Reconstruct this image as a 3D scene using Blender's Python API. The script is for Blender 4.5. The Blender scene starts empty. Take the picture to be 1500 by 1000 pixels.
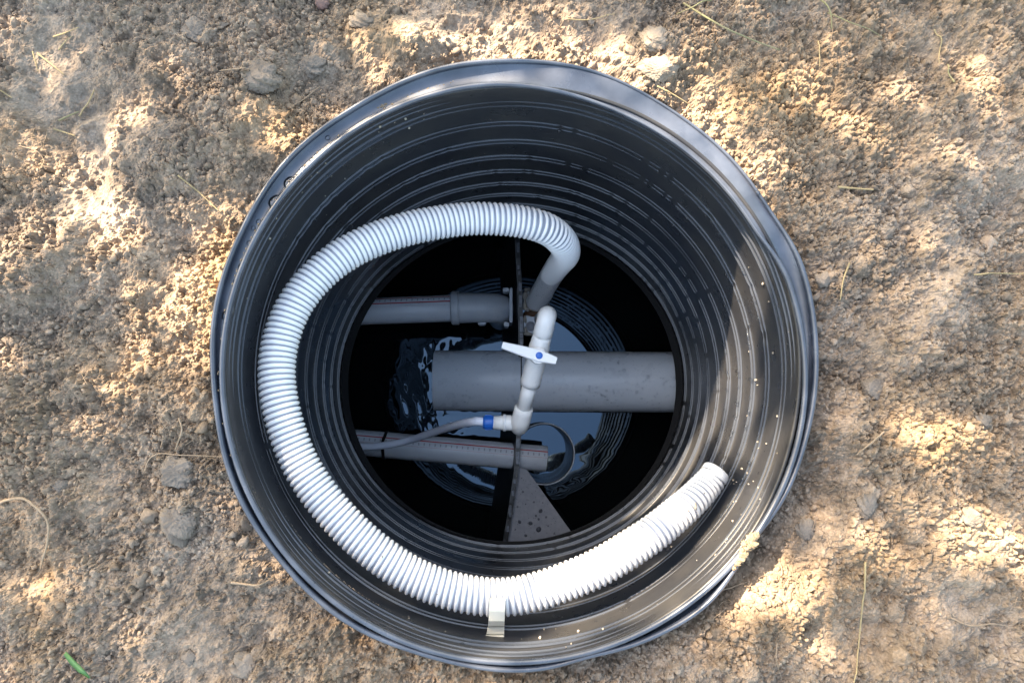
import bpy, math, random
import numpy as np
from mathutils import Vector, Matrix
random.seed(7); RNG = np.random.default_rng(11)
PI = math.pi
S = bpy.context.scene
C = S.collection

# ------------------------------------------------------------------ camera
F, CAMH, TILT = 1100.0, 0.775, math.radians(5.6)          # focal length in photo pixels, height over the rim, tilt off the nadir
cam = bpy.data.cameras.new('camera'); cam.sensor_width = 36; cam.lens = 36*F/1500
cam.clip_start = 0.02; cam.clip_end = 400
cam_o = bpy.data.objects.new('camera', cam); C.objects.link(cam_o)
cam_o.location = (0, 0, CAMH); cam_o.rotation_euler = (TILT, 0, 0)
S.camera = cam_o
ct, st = math.cos(TILT), math.sin(TILT)

# ------------------------------------------------------------------ daylight
SUN_EL = math.radians(41); az = (-0.682, 0.731)
az = (az[0]/math.hypot(*az), az[1]/math.hypot(*az))
SUN = Vector((az[0]*math.cos(SUN_EL), az[1]*math.cos(SUN_EL), math.sin(SUN_EL)))
world = bpy.data.worlds.new('World'); S.world = world; world.use_nodes = True
wn = world.node_tree.nodes; wl = world.node_tree.links
bg = wn['Background']; sky = wn.new('ShaderNodeTexSky'); sky.sky_type = 'NISHITA'; sky.sun_disc = False
sky.sun_elevation = SUN_EL; sky.sun_rotation = math.atan2(az[0], az[1]); sky.air_density = 2.0; sky.dust_density = 4.0; sky.ozone_density = 1.0
wl.new(sky.outputs[0], bg.inputs[0]); bg.inputs[1].default_value = 0.10
sun = bpy.data.lights.new('sun', 'SUN'); sun.energy = 5.0; sun.angle = math.radians(0.55); sun.color = (1.0, 0.81, 0.58)
sun_o = bpy.data.objects.new('sun', sun); C.objects.link(sun_o)
sun_o.rotation_euler = SUN.to_track_quat('Z', 'Y').to_euler()
S.view_settings.view_transform = 'Standard'; S.view_settings.look = 'None'
S.view_settings.exposure = 2.65; S.view_settings.gamma = 1.0; S.view_settings.use_curve_mapping = False
S.cycles.max_bounces = 8; S.cycles.transparent_max_bounces = 12; S.cycles.caustics_reflective = False; S.cycles.caustics_refractive = False

# ------------------------------------------------------------------ helpers
def at(px, py, z):
    """world point at height z seen at a pixel of the 1500x1000 photograph"""
    a, b = (px-750)/F, (500-py)/F
    dx, dy, dz = a, b*ct+st, b*st-ct
    t = (z-CAMH)/dz
    return Vector((dx*t, dy*t, z))
def pix(x, y, z):
    v = y*ct+(z-CAMH)*st; w = y*st+(CAMH-z)*ct
    return 750+F*x/w, 500-F*v/w
def wpx(px_size, z): return px_size*(CAMH-z)/F               # size in metres of a size in pixels at height z

def mesh(name, v, f, mat=None, parent=None, smooth=True, uv=None):
    me = bpy.data.meshes.new(name)
    me.from_pydata([tuple(p) for p in v], [], f)
    if smooth: me.polygons.foreach_set('use_smooth', [True]*len(me.polygons))
    if uv is not None:
        l = me.uv_layers.new(name='UVMap')
        idx = np.empty(len(me.loops), dtype=np.int32); me.loops.foreach_get('vertex_index', idx)
        l.data.foreach_set('uv', np.asarray(uv, dtype=np.float32)[idx].ravel())
    if mat: me.materials.append(mat)
    me.update()
    o = bpy.data.objects.new(name, me); C.objects.link(o)
    if parent: o.parent = parent
    return o
def thing(name, label, cat, group=None, loc=(0, 0, 0)):
    o = bpy.data.objects.new(name, None); C.objects.link(o); o.location = loc; o.empty_display_size = 0.05
    return tag(o, label, cat, group)
def tag(o, label, cat, group=None):
    o['label'] = label; o['category'] = cat
    if group: o['group'] = group
    return o

class MB:
    def __init__(s): s.v, s.f, s.uv = [], [], []
    def add(s, v, f, uv=None):
        n = len(s.v); s.v += [tuple(p) for p in v]; s.f += [tuple(i+n for i in q) for q in f]
        s.uv += list(uv) if uv is not None else [(0, 0)]*len(v)
    def obj(s, name, mat, parent=None, smooth=True): return mesh(name, s.v, s.f, mat, parent, smooth, s.uv)

def catmull(pts, n):
    """smooth resample of points (any dimension), even in arc length, n samples"""
    P = np.asarray(pts, float); P = np.vstack([2*P[0]-P[1], P, 2*P[-1]-P[-2]])
    out = []
    for i in range(1, len(P)-2):
        t = np.linspace(0, 1, 40, endpoint=False)[:, None]
        a, b, c, d = P[i-1], P[i], P[i+1], P[i+2]
        out.append(.5*((2*b)+(-a+c)*t+(2*a-5*b+4*c-d)*t**2+(-a+3*b-3*c+d)*t**3))
    out = np.vstack(out+[P[-2][None]])
    s = np.r_[0, np.cumsum(np.linalg.norm(np.diff(out[:, :3], axis=0), axis=1))]
    q = np.linspace(0, s[-1], n)
    return np.stack([np.interp(q, s, out[:, k]) for k in range(out.shape[1])], 1), s[-1]
def frames(P):
    """rotation-minimising frames"""
    T = np.gradient(P, axis=0); T /= np.linalg.norm(T, axis=1)[:, None]
    up = np.array([0, 0, 1.0]) if abs(T[0][2]) < .9 else np.array([0, 1.0, 0])
    N = np.zeros_like(P); n = up-T[0]*up.dot(T[0]); N[0] = n/np.linalg.norm(n)
    for i in range(1, len(P)):
        n = N[i-1]-T[i]*N[i-1].dot(T[i]); N[i] = n/np.linalg.norm(n)
    return T, N, np.cross(T, N)
def tube_into(mb, P, R, seg=20, caps=(True, True)):
    P = np.asarray(P, float); n = len(P); R = np.full(n, R, float) if np.isscalar(R) else np.asarray(R, float)
    T, N, B = frames(P)
    a = np.linspace(0, 2*PI, seg, endpoint=False)
    L = np.r_[0, np.cumsum(np.linalg.norm(np.diff(P, axis=0), axis=1))]
    V = P[:, None]+R[:, None, None]*(np.cos(a)[None, :, None]*N[:, None]+np.sin(a)[None, :, None]*B[:, None])
    v = V.reshape(-1, 3); uv = [(L[i], k/seg) for i in range(n) for k in range(seg)]
    f = [(i*seg+k, i*seg+(k+1) % seg, (i+1)*seg+(k+1) % seg, (i+1)*seg+k) for i in range(n-1) for k in range(seg)]
    if caps[0]: f.append(tuple(range(seg-1, -1, -1)))
    if caps[1]: f.append(tuple((n-1)*seg+k for k in range(seg)))
    mb.add(v, f, uv)
def tube(name, P, R, mat, parent=None, seg=20, caps=(True, True), smooth=True):
    mb = MB(); tube_into(mb, P, R, seg, caps); return mb.obj(name, mat, parent, smooth)
def hollow(name, A, B, R, wall, mat, parent=None, seg=48, n=2, ends=(True, True)):
    """straight pipe with a bore, rounded a touch at its cut ends"""
    A, B = np.array(A, float), np.array(B, float); d = (B-A)/np.linalg.norm(B-A); e = wall*.35
    outer = [A, A+d*e]+[A+(B-A)*k/n for k in range(1, n)]+[B-d*e, B]; ro = [R-e]+[R]*(n+1)+[R-e]
    P = outer+outer[::-1]; rr = ro+[R-wall]*len(outer)
    seg_a = np.linspace(0, 2*PI, seg, endpoint=False)
    up = np.array([0, 0, 1.0]) if abs(d[2]) < .9 else np.array([0, 1.0, 0])
    N = up-d*up.dot(d); N /= np.linalg.norm(N); Bn = np.cross(d, N)
    v, uv = [], []
    for p, r in zip(P, rr):
        L = float((p-A).dot(d))
        for k, t in enumerate(seg_a): v.append(p+r*(math.cos(t)*N+math.sin(t)*Bn)); uv.append((L, k/seg))
    m = len(P); f = [(i*seg+k, i*seg+(k+1) % seg, ((i+1) % m)*seg+(k+1) % seg, ((i+1) % m)*seg+k) for i in range(m) for k in range(seg)]
    return mesh(name, v, f, mat, parent, True, uv)
def box_into(mb, c, sx, sy, sz, ax=None, bev=.0):
    """box centred at c with axes ax (3 vectors), chamfered vertical edges"""
    ax = ax or (Vector((1, 0, 0)), Vector((0, 1, 0)), Vector((0, 0, 1)))
    b = min(bev, sx*.4, sy*.4); x, y = sx/2, sy/2
    ring = [(-x+b, -y), (x-b, -y), (x, -y+b), (x, y-b), (x-b, y), (-x+b, y), (-x, y-b), (-x, -y+b)] if b > 0 else [(-x, -y), (x, -y), (x, y), (-x, y)]
    n = len(ring); lay = [(-sz/2, 1-b*.8/max(sx, sy)), (-sz/2+b*.5, 1), (sz/2-b*.5, 1), (sz/2, 1-b*1.4/max(sx, sy))] if b > 0 else [(-sz/2, 1), (sz/2, 1)]
    v = [Vector(c)+ax[0]*(px*s)+ax[1]*(py*s)+ax[2]*z for z, s in lay for px, py in ring]
    f = [(j*n+i, j*n+(i+1) % n, (j+1)*n+(i+1) % n, (j+1)*n+i) for j in range(len(lay)-1) for i in range(n)]
    f += [tuple(range(n-1, -1, -1)), tuple((len(lay)-1)*n+i for i in range(n))]
    mb.add(v, f)
def drop_into(mb, p, n, rx, ry, h, seg=9, spin=0.0):
    """a bead of water sitting on a surface with normal n"""
    n = Vector(n).normalized(); u = n.orthogonal().normalized(); u.rotate(Matrix.Rotation(spin, 3, n)); w = n.cross(u)
    v = []; f = []
    for j, (rr, hh) in enumerate(((1, -.12), (.98, .3), (.78, .72), (.42, .95))):
        for k in range(seg):
            a = 2*PI*k/seg; v.append(Vector(p)+u*(rx*rr*math.cos(a))+w*(ry*rr*math.sin(a))+n*(h*hh))
    v.append(Vector(p)+n*h)
    for j in range(3):
        for k in range(seg): f.append((j*seg+k, j*seg+(k+1) % seg, (j+1)*seg+(k+1) % seg, (j+1)*seg+k))
    for k in range(seg): f.append((3*seg+k, 3*seg+(k+1) % seg, 4*seg))
    mb.add(v, f)

_ico = {}
def ico(sub):
    if sub in _ico: return _ico[sub]
    t = (1+5**.5)/2; v = [(-1, t, 0), (1, t, 0), (-1, -t, 0), (1, -t, 0), (0, -1, t), (0, 1, t), (0, -1, -t), (0, 1, -t), (t, 0, -1), (t, 0, 1), (-t, 0, -1), (-t, 0, 1)]
    f = [(0, 11, 5), (0, 5, 1), (0, 1, 7), (0, 7, 10), (0, 10, 11), (1, 5, 9), (5, 11, 4), (11, 10, 2), (10, 7, 6), (7, 1, 8), (3, 9, 4), (3, 4, 2), (3, 2, 6), (3, 6, 8), (3, 8, 9), (4, 9, 5), (2, 4, 11), (6, 2, 10), (8, 6, 7), (9, 8, 1)]
    v = [tuple(np.array(p)/np.linalg.norm(p)) for p in v]
    for _ in range(sub):
        mid = {}; nf = []
        def m(a, b_):
            key = (min(a, b_), max(a, b_))
            if key not in mid: p = np.array(v[a])+np.array(v[b_]); v.append(tuple(p/np.linalg.norm(p))); mid[key] = len(v)-1
            return mid[key]
        for a, b_, c in f:
            x, y, z = m(a, b_), m(b_, c), m(c, a); nf += [(a, x, z), (b_, y, x), (c, z, y), (x, y, z)]
        f = nf
    _ico[sub] = (v, f); return _ico[sub]

def lump(mb, c, rx, ry, rz, seed, sub=3, rough_=.18):
    v, f = ico(sub); rs = np.random.default_rng(seed); ph = rs.uniform(0, 6.28, (7, 3)); fr = rs.uniform(1.5, 5.5, (7, 3))
    pl = rs.normal(size=(7, 3)); pl /= np.linalg.norm(pl, axis=1)[:, None]; pd = rs.uniform(.62, .9, 7)
    out = []
    for p in v:
        p = np.array(p); s = 1+rough_*sum(math.sin(p.dot(fr[i])*1.6+ph[i, 0]) for i in range(7))/3.2
        q = p*s
        for i in range(7):
            e = q.dot(pl[i])-pd[i]
            if e > 0: q = q-pl[i]*e*.85
        q = q*(1+(.045 if sub >= 4 else .03)*rs.normal()+.05*math.sin(p[0]*17+ph[0, 1])*math.sin(p[1]*19+ph[1, 1])*math.sin(p[2]*15+ph[2, 1]))
        out.append((c[0]+q[0]*rx, c[1]+q[1]*ry, c[2]+q[2]*rz))
    mb.add(out, f)

# ------------------------------------------------------------------ materials
def mat(name, col, rough=.5, spec=.5, ior=1.5, noise=0, nscale=30, col2=None, bump=0, bscale=200, trans=0, sss=0, rvar=0):
    m = bpy.data.materials.new(name); m.use_nodes = True; nt = m.node_tree; N, L = nt.nodes, nt.links
    b = N['Principled BSDF']; b.inputs['Base Color'].default_value = (*col, 1); b.inputs['Roughness'].default_value = rough
    b.inputs['IOR'].default_value = ior; b.inputs['Specular IOR Level'].default_value = spec
    b.inputs['Transmission Weight'].default_value = trans
    tc = N.new('ShaderNodeTexCoord')
    if col2:
        t = N.new('ShaderNodeTexNoise'); t.inputs['Scale'].default_value = nscale; t.inputs['Detail'].default_value = 6; L.new(tc.outputs['Object'], t.inputs['Vector'])
        r = N.new('ShaderNodeValToRGB'); r.color_ramp.elements[0].position = .38; r.color_ramp.elements[1].position = .68
        r.color_ramp.elements[0].color = (*col, 1); r.color_ramp.elements[1].color = (*col2, 1)
        L.new(t.outputs['Fac'], r.inputs[0]); L.new(r.outputs[0], b.inputs['Base Color'])
    if rvar:
        t = N.new('ShaderNodeTexNoise'); t.inputs['Scale'].default_value = 22; t.inputs['Detail'].default_value = 5; L.new(tc.outputs['Object'], t.inputs['Vector'])
        mr = N.new('ShaderNodeMapRange'); mr.inputs[1].default_value = .3; mr.inputs[2].default_value = .7
        mr.inputs[3].default_value = max(0, rough-rvar); mr.inputs[4].default_value = min(1, rough+rvar)
        L.new(t.outputs['Fac'], mr.inputs[0]); L.new(mr.outputs[0], b.inputs['Roughness'])
    if bump:
        t = N.new('ShaderNodeTexNoise'); t.inputs['Scale'].default_value = bscale; t.inputs['Detail'].default_value = 4; L.new(tc.outputs['Object'], t.inputs['Vector'])
        bp = N.new('ShaderNodeBump'); bp.inputs['Strength'].default_value = bump; bp.inputs['Distance'].default_value = .001
        L.new(t.outputs['Fac'], bp.inputs['Height']); L.new(bp.outputs[0], b.inputs['Normal'])
    return m
M = {}
M['black'] = mat('black_plastic', (.021, .022, .026), .32, .32, col2=(.036, .035, .035), nscale=14, rvar=.08, bump=.05, bscale=300)
M['black_rim'] = mat('black_rim_plastic', (.030, .038, .058), .32, .85, col2=(.070, .082, .112), nscale=25, rvar=.10, bump=.08, bscale=160)
M['rib'] = mat('black_rib_plastic', (.030, .035, .046), .28, .8)
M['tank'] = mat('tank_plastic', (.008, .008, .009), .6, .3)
M['pipe'] = mat('grey_pipe_plastic', (.58, .63, .70), .30, .5, col2=(.62, .66, .72), nscale=12, rvar=.06)
M['pipe_dark'] = mat('grey_moulded_plastic', (.44, .47, .52), .4, .5, col2=(.50, .52, .55), nscale=40, bump=.1)
M['white'] = mat('white_plastic', (.80, .80, .79), .35, .5, bump=.05, bscale=500)
M['lever'] = mat('white_lever_plastic', (.80, .81, .82), .3, .5)
M['blue'] = mat('blue_plastic', (.015, .12, .50), .35, .5)
def bead_mat(name, tint, edge):
    m = bpy.data.materials.new(name); m.use_nodes = True; N, L = m.node_tree.nodes, m.node_tree.links; N.remove(N['Principled BSDF'])
    t = N.new('ShaderNodeBsdfTransparent'); t.inputs[0].default_value = (*tint, 1); g = N.new('ShaderNodeBsdfGlossy'); g.inputs['Roughness'].default_value = .03
    lw = N.new('ShaderNodeLayerWeight'); lw.inputs[0].default_value = edge; x = N.new('ShaderNodeMixShader')
    L.new(lw.outputs['Fresnel'], x.inputs[0]); L.new(t.outputs[0], x.inputs[1]); L.new(g.outputs[0], x.inputs[2]); L.new(x.outputs[0], N['Material Output'].inputs[0]); return m
M['drop'] = bead_mat('water_bead', (.94, .955, .975), .33)
M['drop_dark'] = bead_mat('water_bead_dark', (.52, .53, .56), .30)
M['clip'] = mat('pale_metal_clip', (.54, .53, .47), .42, .5, col2=(.48, .47, .41), nscale=60)
M['sediment'] = mat('sandy_sediment', (.34, .30, .25), .9, .2, col2=(.24, .22, .20), nscale=90, bump=.6, bscale=400)
M['brown'] = mat('rusty_brown', (.10, .045, .02), .7, .3, col2=(.05, .03, .02), nscale=60, bump=.3)
M['gusset'] = mat('grey_gusset_plastic', (.215, .22, .25), .45, .4, col2=(.25, .255, .28), nscale=120)
M['straw'] = mat('dry_straw', (.36, .28, .15), .7, .3, col2=(.26, .20, .11), nscale=60)
M['root'] = mat('pale_root', (.32, .24, .17), .8, .2, col2=(.24, .18, .125), nscale=90)
M['green'] = mat('green_blade', (.05, .14, .04), .5, .4, col2=(.07, .17, .06), nscale=60)
M['dryleaf'] = mat('dry_grass', (.20, .19, .10), .7, .3, col2=(.26, .22, .13), nscale=40)
M['stone'] = mat('reddish_stone', (.20, .12, .10), .8, .3, col2=(.15, .11, .10), nscale=60, bump=.4)
M['bark'] = mat('bark', (.10, .075, .055), .9, .2, col2=(.17, .13, .10), nscale=12, bump=.8, bscale=40)
M['tie'] = mat('black_nylon', (.01, .01, .011), .4, .5)

# printed pipe: two red lines along it with small dark scale ticks between
def printed_pipe(name, lo, hi):
    m = mat(name, (.58, .61, .66), .34, .5); N, L = m.node_tree.nodes, m.node_tree.links; b = N['Principled BSDF']
    uv = N.new('ShaderNodeUVMap'); uv.uv_map = 'UVMap'; sp = N.new('ShaderNodeSeparateXYZ'); L.new(uv.outputs[0], sp.inputs[0])
    def mth(op, a, bb=None, c=None):
        n = N.new('ShaderNodeMath'); n.operation = op
        for i, q in enumerate((a, bb, c)):
            if q is None: continue
            if isinstance(q, (int, float)): n.inputs[i].default_value = q
            else: L.new(q, n.inputs[i])
        return n.outputs[0]
    def line(v0, w): return mth('COMPARE', sp.outputs[1], v0, w)
    red = mth('MAXIMUM', line(lo, .0075), line(hi, .0075))
    fr = mth('FRACT', mth('MULTIPLY', sp.outputs[0], 1/.0105))
    big = mth('LESS_THAN', fr, .22)
    tick = mth('MULTIPLY', big, line((lo+hi)/2, abs(hi-lo)*.2))
    fr2 = mth('FRACT', mth('MULTIPLY', sp.outputs[0], 1/.0021))
    fine = mth('MULTIPLY', mth('LESS_THAN', fr2, .35), line(hi+(hi-lo)*.62, abs(hi-lo)*.16))
    noise = N.new('ShaderNodeTexNoise'); noise.inputs['Scale'].default_value = 150
    wear = mth('GREATER_THAN', noise.outputs['Fac'], .30)
    mx = N.new('ShaderNodeMix'); mx.data_type = 'RGBA'; mx.inputs[6].default_value = (.58, .61, .66, 1); mx.inputs[7].default_value = (.42, .02, .035, 1)
    L.new(mth('MULTIPLY', red, wear), mx.inputs[0])
    m2 = N.new('ShaderNodeMix'); m2.data_type = 'RGBA'; m2.inputs[7].default_value = (.05, .055, .09, 1)
    L.new(mth('MULTIPLY', mth('MULTIPLY', mth('MAXIMUM', tick, fine), wear), .5), m2.inputs[0]); L.new(mx.outputs[2], m2.inputs[6]); L.new(m2.outputs[2], b.inputs['Base Color'])
    return m

def translucent(name, col, rough, tw, thin):
    m = bpy.data.materials.new(name); m.use_nodes = True; N, L = m.node_tree.nodes, m.node_tree.links
    b = N['Principled BSDF']; b.inputs['Base Color'].default_value = (*col, 1); b.inputs['Roughness'].default_value = rough
    t = N.new('ShaderNodeBsdfTranslucent'); t.inputs[0].default_value = (*col, 1)
    tr = N.new('ShaderNodeBsdfTransparent'); tr.inputs[0].default_value = (.92, .94, .97, 1)
    x = N.new('ShaderNodeMixShader'); x.inputs[0].default_value = tw; L.new(b.outputs[0], x.inputs[1]); L.new(t.outputs[0], x.inputs[2])
    y = N.new('ShaderNodeMixShader'); y.inputs[0].default_value = thin; L.new(x.outputs[0], y.inputs[1]); L.new(tr.outputs[0], y.inputs[2])
    L.new(y.outputs[0], N['Material Output'].inputs[0]); return m
M['hose_wall'] = translucent('clear_hose_wall', (.50, .53, .62), .25, .25, .30)
M['hose_rib'] = translucent('white_hose_rib', (.87, .86, .86), .28, .15, 0)
M['cuff'] = translucent('frosted_hose_cuff', (.88, .89, .92), .3, .12, .0)
M['airtube'] = translucent('clear_air_tube', (.84, .88, .99), .2, .2, .03)
M['leaf'] = translucent('tree_leaf', (.07, .11, .03), .5, .35, 0)

# water: dark, reflecting, rippled on the left where the inlet runs
wm = bpy.data.materials.new('dark_water'); wm.use_nodes = True; N, L = wm.node_tree.nodes, wm.node_tree.links
b = N['Principled BSDF']; b.inputs['Base Color'].default_value = (.004, .005, .006, 1); b.inputs['Roughness'].default_value = .015
b.inputs['IOR'].default_value = 1.72; b.inputs['Specular Tint'].default_value = (.48, .71, 1, 1)
M['water'] = wm

# ------------------------------------------------------------------ soil: one height field, dense round the shaft, running out to the horizon
STEP = .00145
def axis(lo, hi, far):
    a = list(np.arange(lo, hi+1e-9, STEP)); g = STEP; l = [lo]; r = [hi]
    while r[-1] < far: g *= 1.11 if g < .03 else 1.4; r.append(r[-1]+g); l.append(l[-1]-g)
    return np.array(l[:0:-1]+a+r[1:])
X = axis(-.66, .66, 60); Y = axis(-.36, .56, 60)
GX, GY = np.meshgrid(X, Y)                                         # rows = y
i0 = int(np.argmin(np.abs(X+.66))); j0 = int(np.argmin(np.abs(Y+.36)))
nxd = len(np.arange(-.66, .66+1e-9, STEP)); nyd = len(np.arange(-.36, .56+1e-9, STEP))
xd, yd = X[i0:i0+nxd], Y[j0:j0+nyd]; DX, DY = np.meshgrid(xd, yd)
def vnoise(x, y, scale, seed):
    r = np.random.default_rng(seed); n = 257; t = r.random((n, n))
    u = x*scale; v = y*scale; iu = np.floor(u).astype(int); iv = np.floor(v).astype(int); fu = u-iu; fv = v-iv
    fu = fu*fu*fu*(fu*(fu*6-15)+10); fv = fv*fv*fv*(fv*(fv*6-15)+10); iu %= 256; iv %= 256
    a = t[iv, iu]; b_ = t[iv, iu+1]; c = t[iv+1, iu]; d = t[iv+1, iu+1]
    return (a*(1-fu)+b_*fu)*(1-fv)+(c*(1-fu)+d*fu)*fv-.5
def fbm(x, y, scale, seed, octs=4, gain=.5):
    s = 0; a = 1
    for o in range(octs): s = s+a*vnoise(x+3.1*o, y-1.7*o, scale*2**o, seed+o); a *= gain
    return s
def blob(px, py, rx, ry, z=-.03, rot=0):
    """soft bump over the ground centred where a pixel falls, radii in pixels"""
    c = at(px, py, z); k = (CAMH-z)/F; u = DX-c.x; v = DY-c.y; cr, sr = math.cos(rot), math.sin(rot)
    a = (u*cr+v*sr)/(rx*k); b_ = (-u*sr+v*cr)/(ry*k)
    return np.exp(-(a*a+b_*b_))
CX, CY = 0.0, .0545
def rim_out(th): return .001+.3115*np.cos(th), .0637+.3155*np.sin(th)
RD = np.hypot((DX-.001)/.3115, (DY-.0637)/.3155); TH = np.arctan2(DY-.0637, DX)
near = np.exp(-np.clip((RD-1)/.09, 0, None)**2)
# the soil stands to the rim on the left and top, falls away below it on the right and bottom
lowside = .5-.5*np.cos(np.clip(np.abs(((TH+math.radians(35)+PI) % (2*PI))-PI)/math.radians(95), 0, 1)*PI); lowside = 1-lowside
base = -.026-.026*near*lowside-.004*near+.022*fbm(DX+5, DY+5, 5, 3, 3)+.020*fbm(DX+9, DY+2, 15, 8, 3)+.016*(.25-np.abs(fbm(DX+2, DY+6, 26, 12, 4)))
smooth = np.clip(1.1*blob(80, 60, 70, 75)+1.0*blob(60, 150, 75, 40)+1.0*blob(135, 190, 30, 60, rot=.4)+.9*blob(130, 290, 50, 45)+.75*blob(620, 40, 110, 38)+.55*blob(500, 95, 60, 35)
    +.75*blob(1385, 410, 45, 75, rot=-.4)+.55*blob(1440, 250, 110, 80)+.6*blob(1440, 900, 100, 70)+.5*blob(1450, 780, 70, 70)+.8*blob(205, 975, 45, 35)+.45*blob(1380, 60, 120, 60)
    +.5*blob(1200, 940, 60, 45)+.45*blob(1150, 870, 60, 40)+.35*blob(230, 790, 60, 50), 0, 1)
dusty = smooth.copy(); smooth = np.clip(np.maximum(smooth, np.clip(2.4*fbm(DX+21, DY+13, 9, 301, 3)-.32, 0, .62)), 0, 1)
base += .020*blob(300, 260, 110, 110)-.014*blob(90, 90, 90, 110)-.010*blob(130, 270, 50, 50)+.012*blob(60, 380, 110, 60)-.014*blob(60, 470, 110, 30)+.016*blob(380, 120, 70, 60)
base += .018*blob(1160, 880, 80, 40, rot=.45)-.022*blob(1275, 560, 45, 38)-.012*blob(1210, 560, 40, 70)+.018*blob(1370, 480, 60, 90, rot=-.3)+.015*blob(1270, 400, 45, 60)+.012*blob(1390, 640, 60, 40)
base += .014*blob(980, 90, 60, 50)-.012*blob(1300, 620, 35, 20)+.012*blob(620, 60, 160, 40)-.010*blob(1270, 930, 60, 45)+.010*blob(1440, 800, 90, 60)-.010*blob(1110, 820, 50, 50)-.012*blob(1190, 720, 40, 60)
H = base.copy(); PALE = np.zeros_like(H)
def stamp(n, r0, r1, lift, sm_pow, facets=0):
    """heap n crumbs of radius r0..r1 (metres) on the soil"""
    cx = RNG.uniform(xd[0], xd[-1], n); cy = RNG.uniform(yd[0], yd[-1], n)
    ii = np.clip(((cx-xd[0])/STEP).astype(int), 0, nxd-1); jj = np.clip(((cy-yd[0])/STEP).astype(int), 0, nyd-1)
    keep = RNG.random(n) > smooth[jj, ii]**.5*sm_pow
    dens = np.clip(.55+1.5*fbm(cx+2, cy+4, 9, 41, 2), .15, 1); keep &= RNG.random(n) < dens
    cx, cy, ii, jj = cx[keep], cy[keep], ii[keep], jj[keep]; n = len(cx)
    r = r0+(r1-r0)*RNG.random(n)**2.2; K = int(math.ceil(r1*1.25/STEP))
    o = np.arange(-K, K+1); OX, OY = np.meshgrid(o, o)
    JJ = jj[:, None, None]+OY; II = ii[:, None, None]+OX
    ok = (JJ >= 0) & (JJ < nyd) & (II >= 0) & (II < nxd)
    JJ = np.clip(JJ, 0, nyd-1); II = np.clip(II, 0, nxd-1)
    u = (xd[II]-cx[:, None, None])/r[:, None, None]; v = (yd[JJ]-cy[:, None, None])/r[:, None, None]
    an = RNG.uniform(0, PI, n)[:, None, None]; e = RNG.uniform(.75, 1.3, n)[:, None, None]
    uu = (u*np.cos(an)+v*np.sin(an))*e; vv = (-u*np.sin(an)+v*np.cos(an))/e
    d2 = uu*uu+vv*vv; h = np.sqrt(np.clip(1-d2, 0, None))
    for k in range(facets):
        t = RNG.uniform(0, 2*PI, n)[:, None, None]; s = RNG.uniform(.3, 1.3, n)[:, None, None]; c = RNG.uniform(.65, .95, n)[:, None, None]
        h = np.minimum(h, np.clip(c+.25-s*(u*np.cos(t)+v*np.sin(t)), 0, None))
    ok &= d2 < 1
    hb = base[jj, ii]+RNG.uniform(-.35, lift, n)*r
    z = hb[:, None, None]+h*(r*RNG.uniform(.75, 1.15, n))[:, None, None]
    np.maximum.at(H, (JJ[ok], II[ok]), z[ok])
H += .0060*(1-.85*smooth)*(.2-np.abs(fbm(DX+.006*fbm(DX, DY, 90, 5, 2), DY+.006*fbm(DX+2, DY, 90, 6, 2), 60, 17, 4, .62))); base = H.copy()
stamp(420, .006, .013, .1, 1.05, 5)
stamp(4500, .003, .0065, .5, 1.02, 4)
stamp(30000, .0018, .0038, 1.3, 1.0, 3)
stamp(110000, .0012, .0026, 2.6, .95, 2)
rough = 1-.5*smooth
H += .0022*rough*fbm(DX, DY, 170, 21, 3, .7)+.0012*rough*(RNG.random(H.shape)-.5)+.0010*fbm(DX+1, DY, 60, 33, 3)
# drying cracks in the trodden clay
crk = np.abs(fbm(DX+7+.02*fbm(DX, DY, 40, 90, 2), DY+3, 26, 61, 3)); cm = np.clip(blob(600, 45, 150, 45)+.6*blob(1400, 420, 60, 80)+.5*blob(1400, 770, 110, 90), 0, 1)
H -= .004*cm*np.clip(1-crk/.022, 0, 1)
# keep the soil outside the shaft wall, and under the rim
low = np.where(RD < 1.02, -.030-.030*lowside-(RD < .985)*.03, 9); H = np.minimum(H, low)
cap = -.004-.020*lowside+np.clip(RD-1.0, 0, None)*.55; H = np.where(RD >= 1.0, np.minimum(H, cap+.0), H)
Z = np.full(GX.shape, -.03)
Z += np.clip(np.hypot(GX, GY)-.7, 0, 1)*(.05*fbm(GX, GY, 1.3, 70, 4))+.022*fbm(GX+5, GY+5, 5, 3, 3)+.020*fbm(GX+9, GY+2, 15, 8, 3)+.014*(.25-np.abs(fbm(GX+2, GY+6, 26, 12, 4)))+.006*(np.random.default_rng(8).random(GX.shape)-.5)
edge = np.minimum(np.minimum(DX-xd[0], xd[-1]-DX), np.minimum(DY-yd[0], yd[-1]-DY)); ew = np.clip(edge/.03, 0, 1)
Z[j0:j0+nyd, i0:i0+nxd] = H*ew+(base-.002)*(1-ew)
ny, nx = GX.shape
inside = np.hypot((GX-.001)/.3115, (GY-.0637)/.3155) < .972
idx = np.arange(nx*ny).reshape(ny, nx)
q = np.stack([idx[:-1, :-1], idx[:-1, 1:], idx[1:, 1:], idx[1:, :-1]], -1)
qi = inside[:-1, :-1] & inside[:-1, 1:] & inside[1:, 1:] & inside[1:, :-1]
q = q[~qi].reshape(-1, 4)
me = bpy.data.meshes.new('ground'); me.vertices.add(nx*ny)
me.vertices.foreach_set('co', np.stack([GX, GY, Z], -1).astype(np.float32).ravel())
me.loops.add(q.size); me.loops.foreach_set('vertex_index', q.astype(np.int32).ravel())
me.polygons.add(len(q)); me.polygons.foreach_set('loop_start', np.arange(0, q.size, 4, dtype=np.int32)); me.polygons.foreach_set('loop_total', np.full(len(q), 4, dtype=np.int32))
me.polygons.foreach_set('use_smooth', np.zeros(len(q), dtype=bool))
me.update(calc_edges=True)
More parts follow.
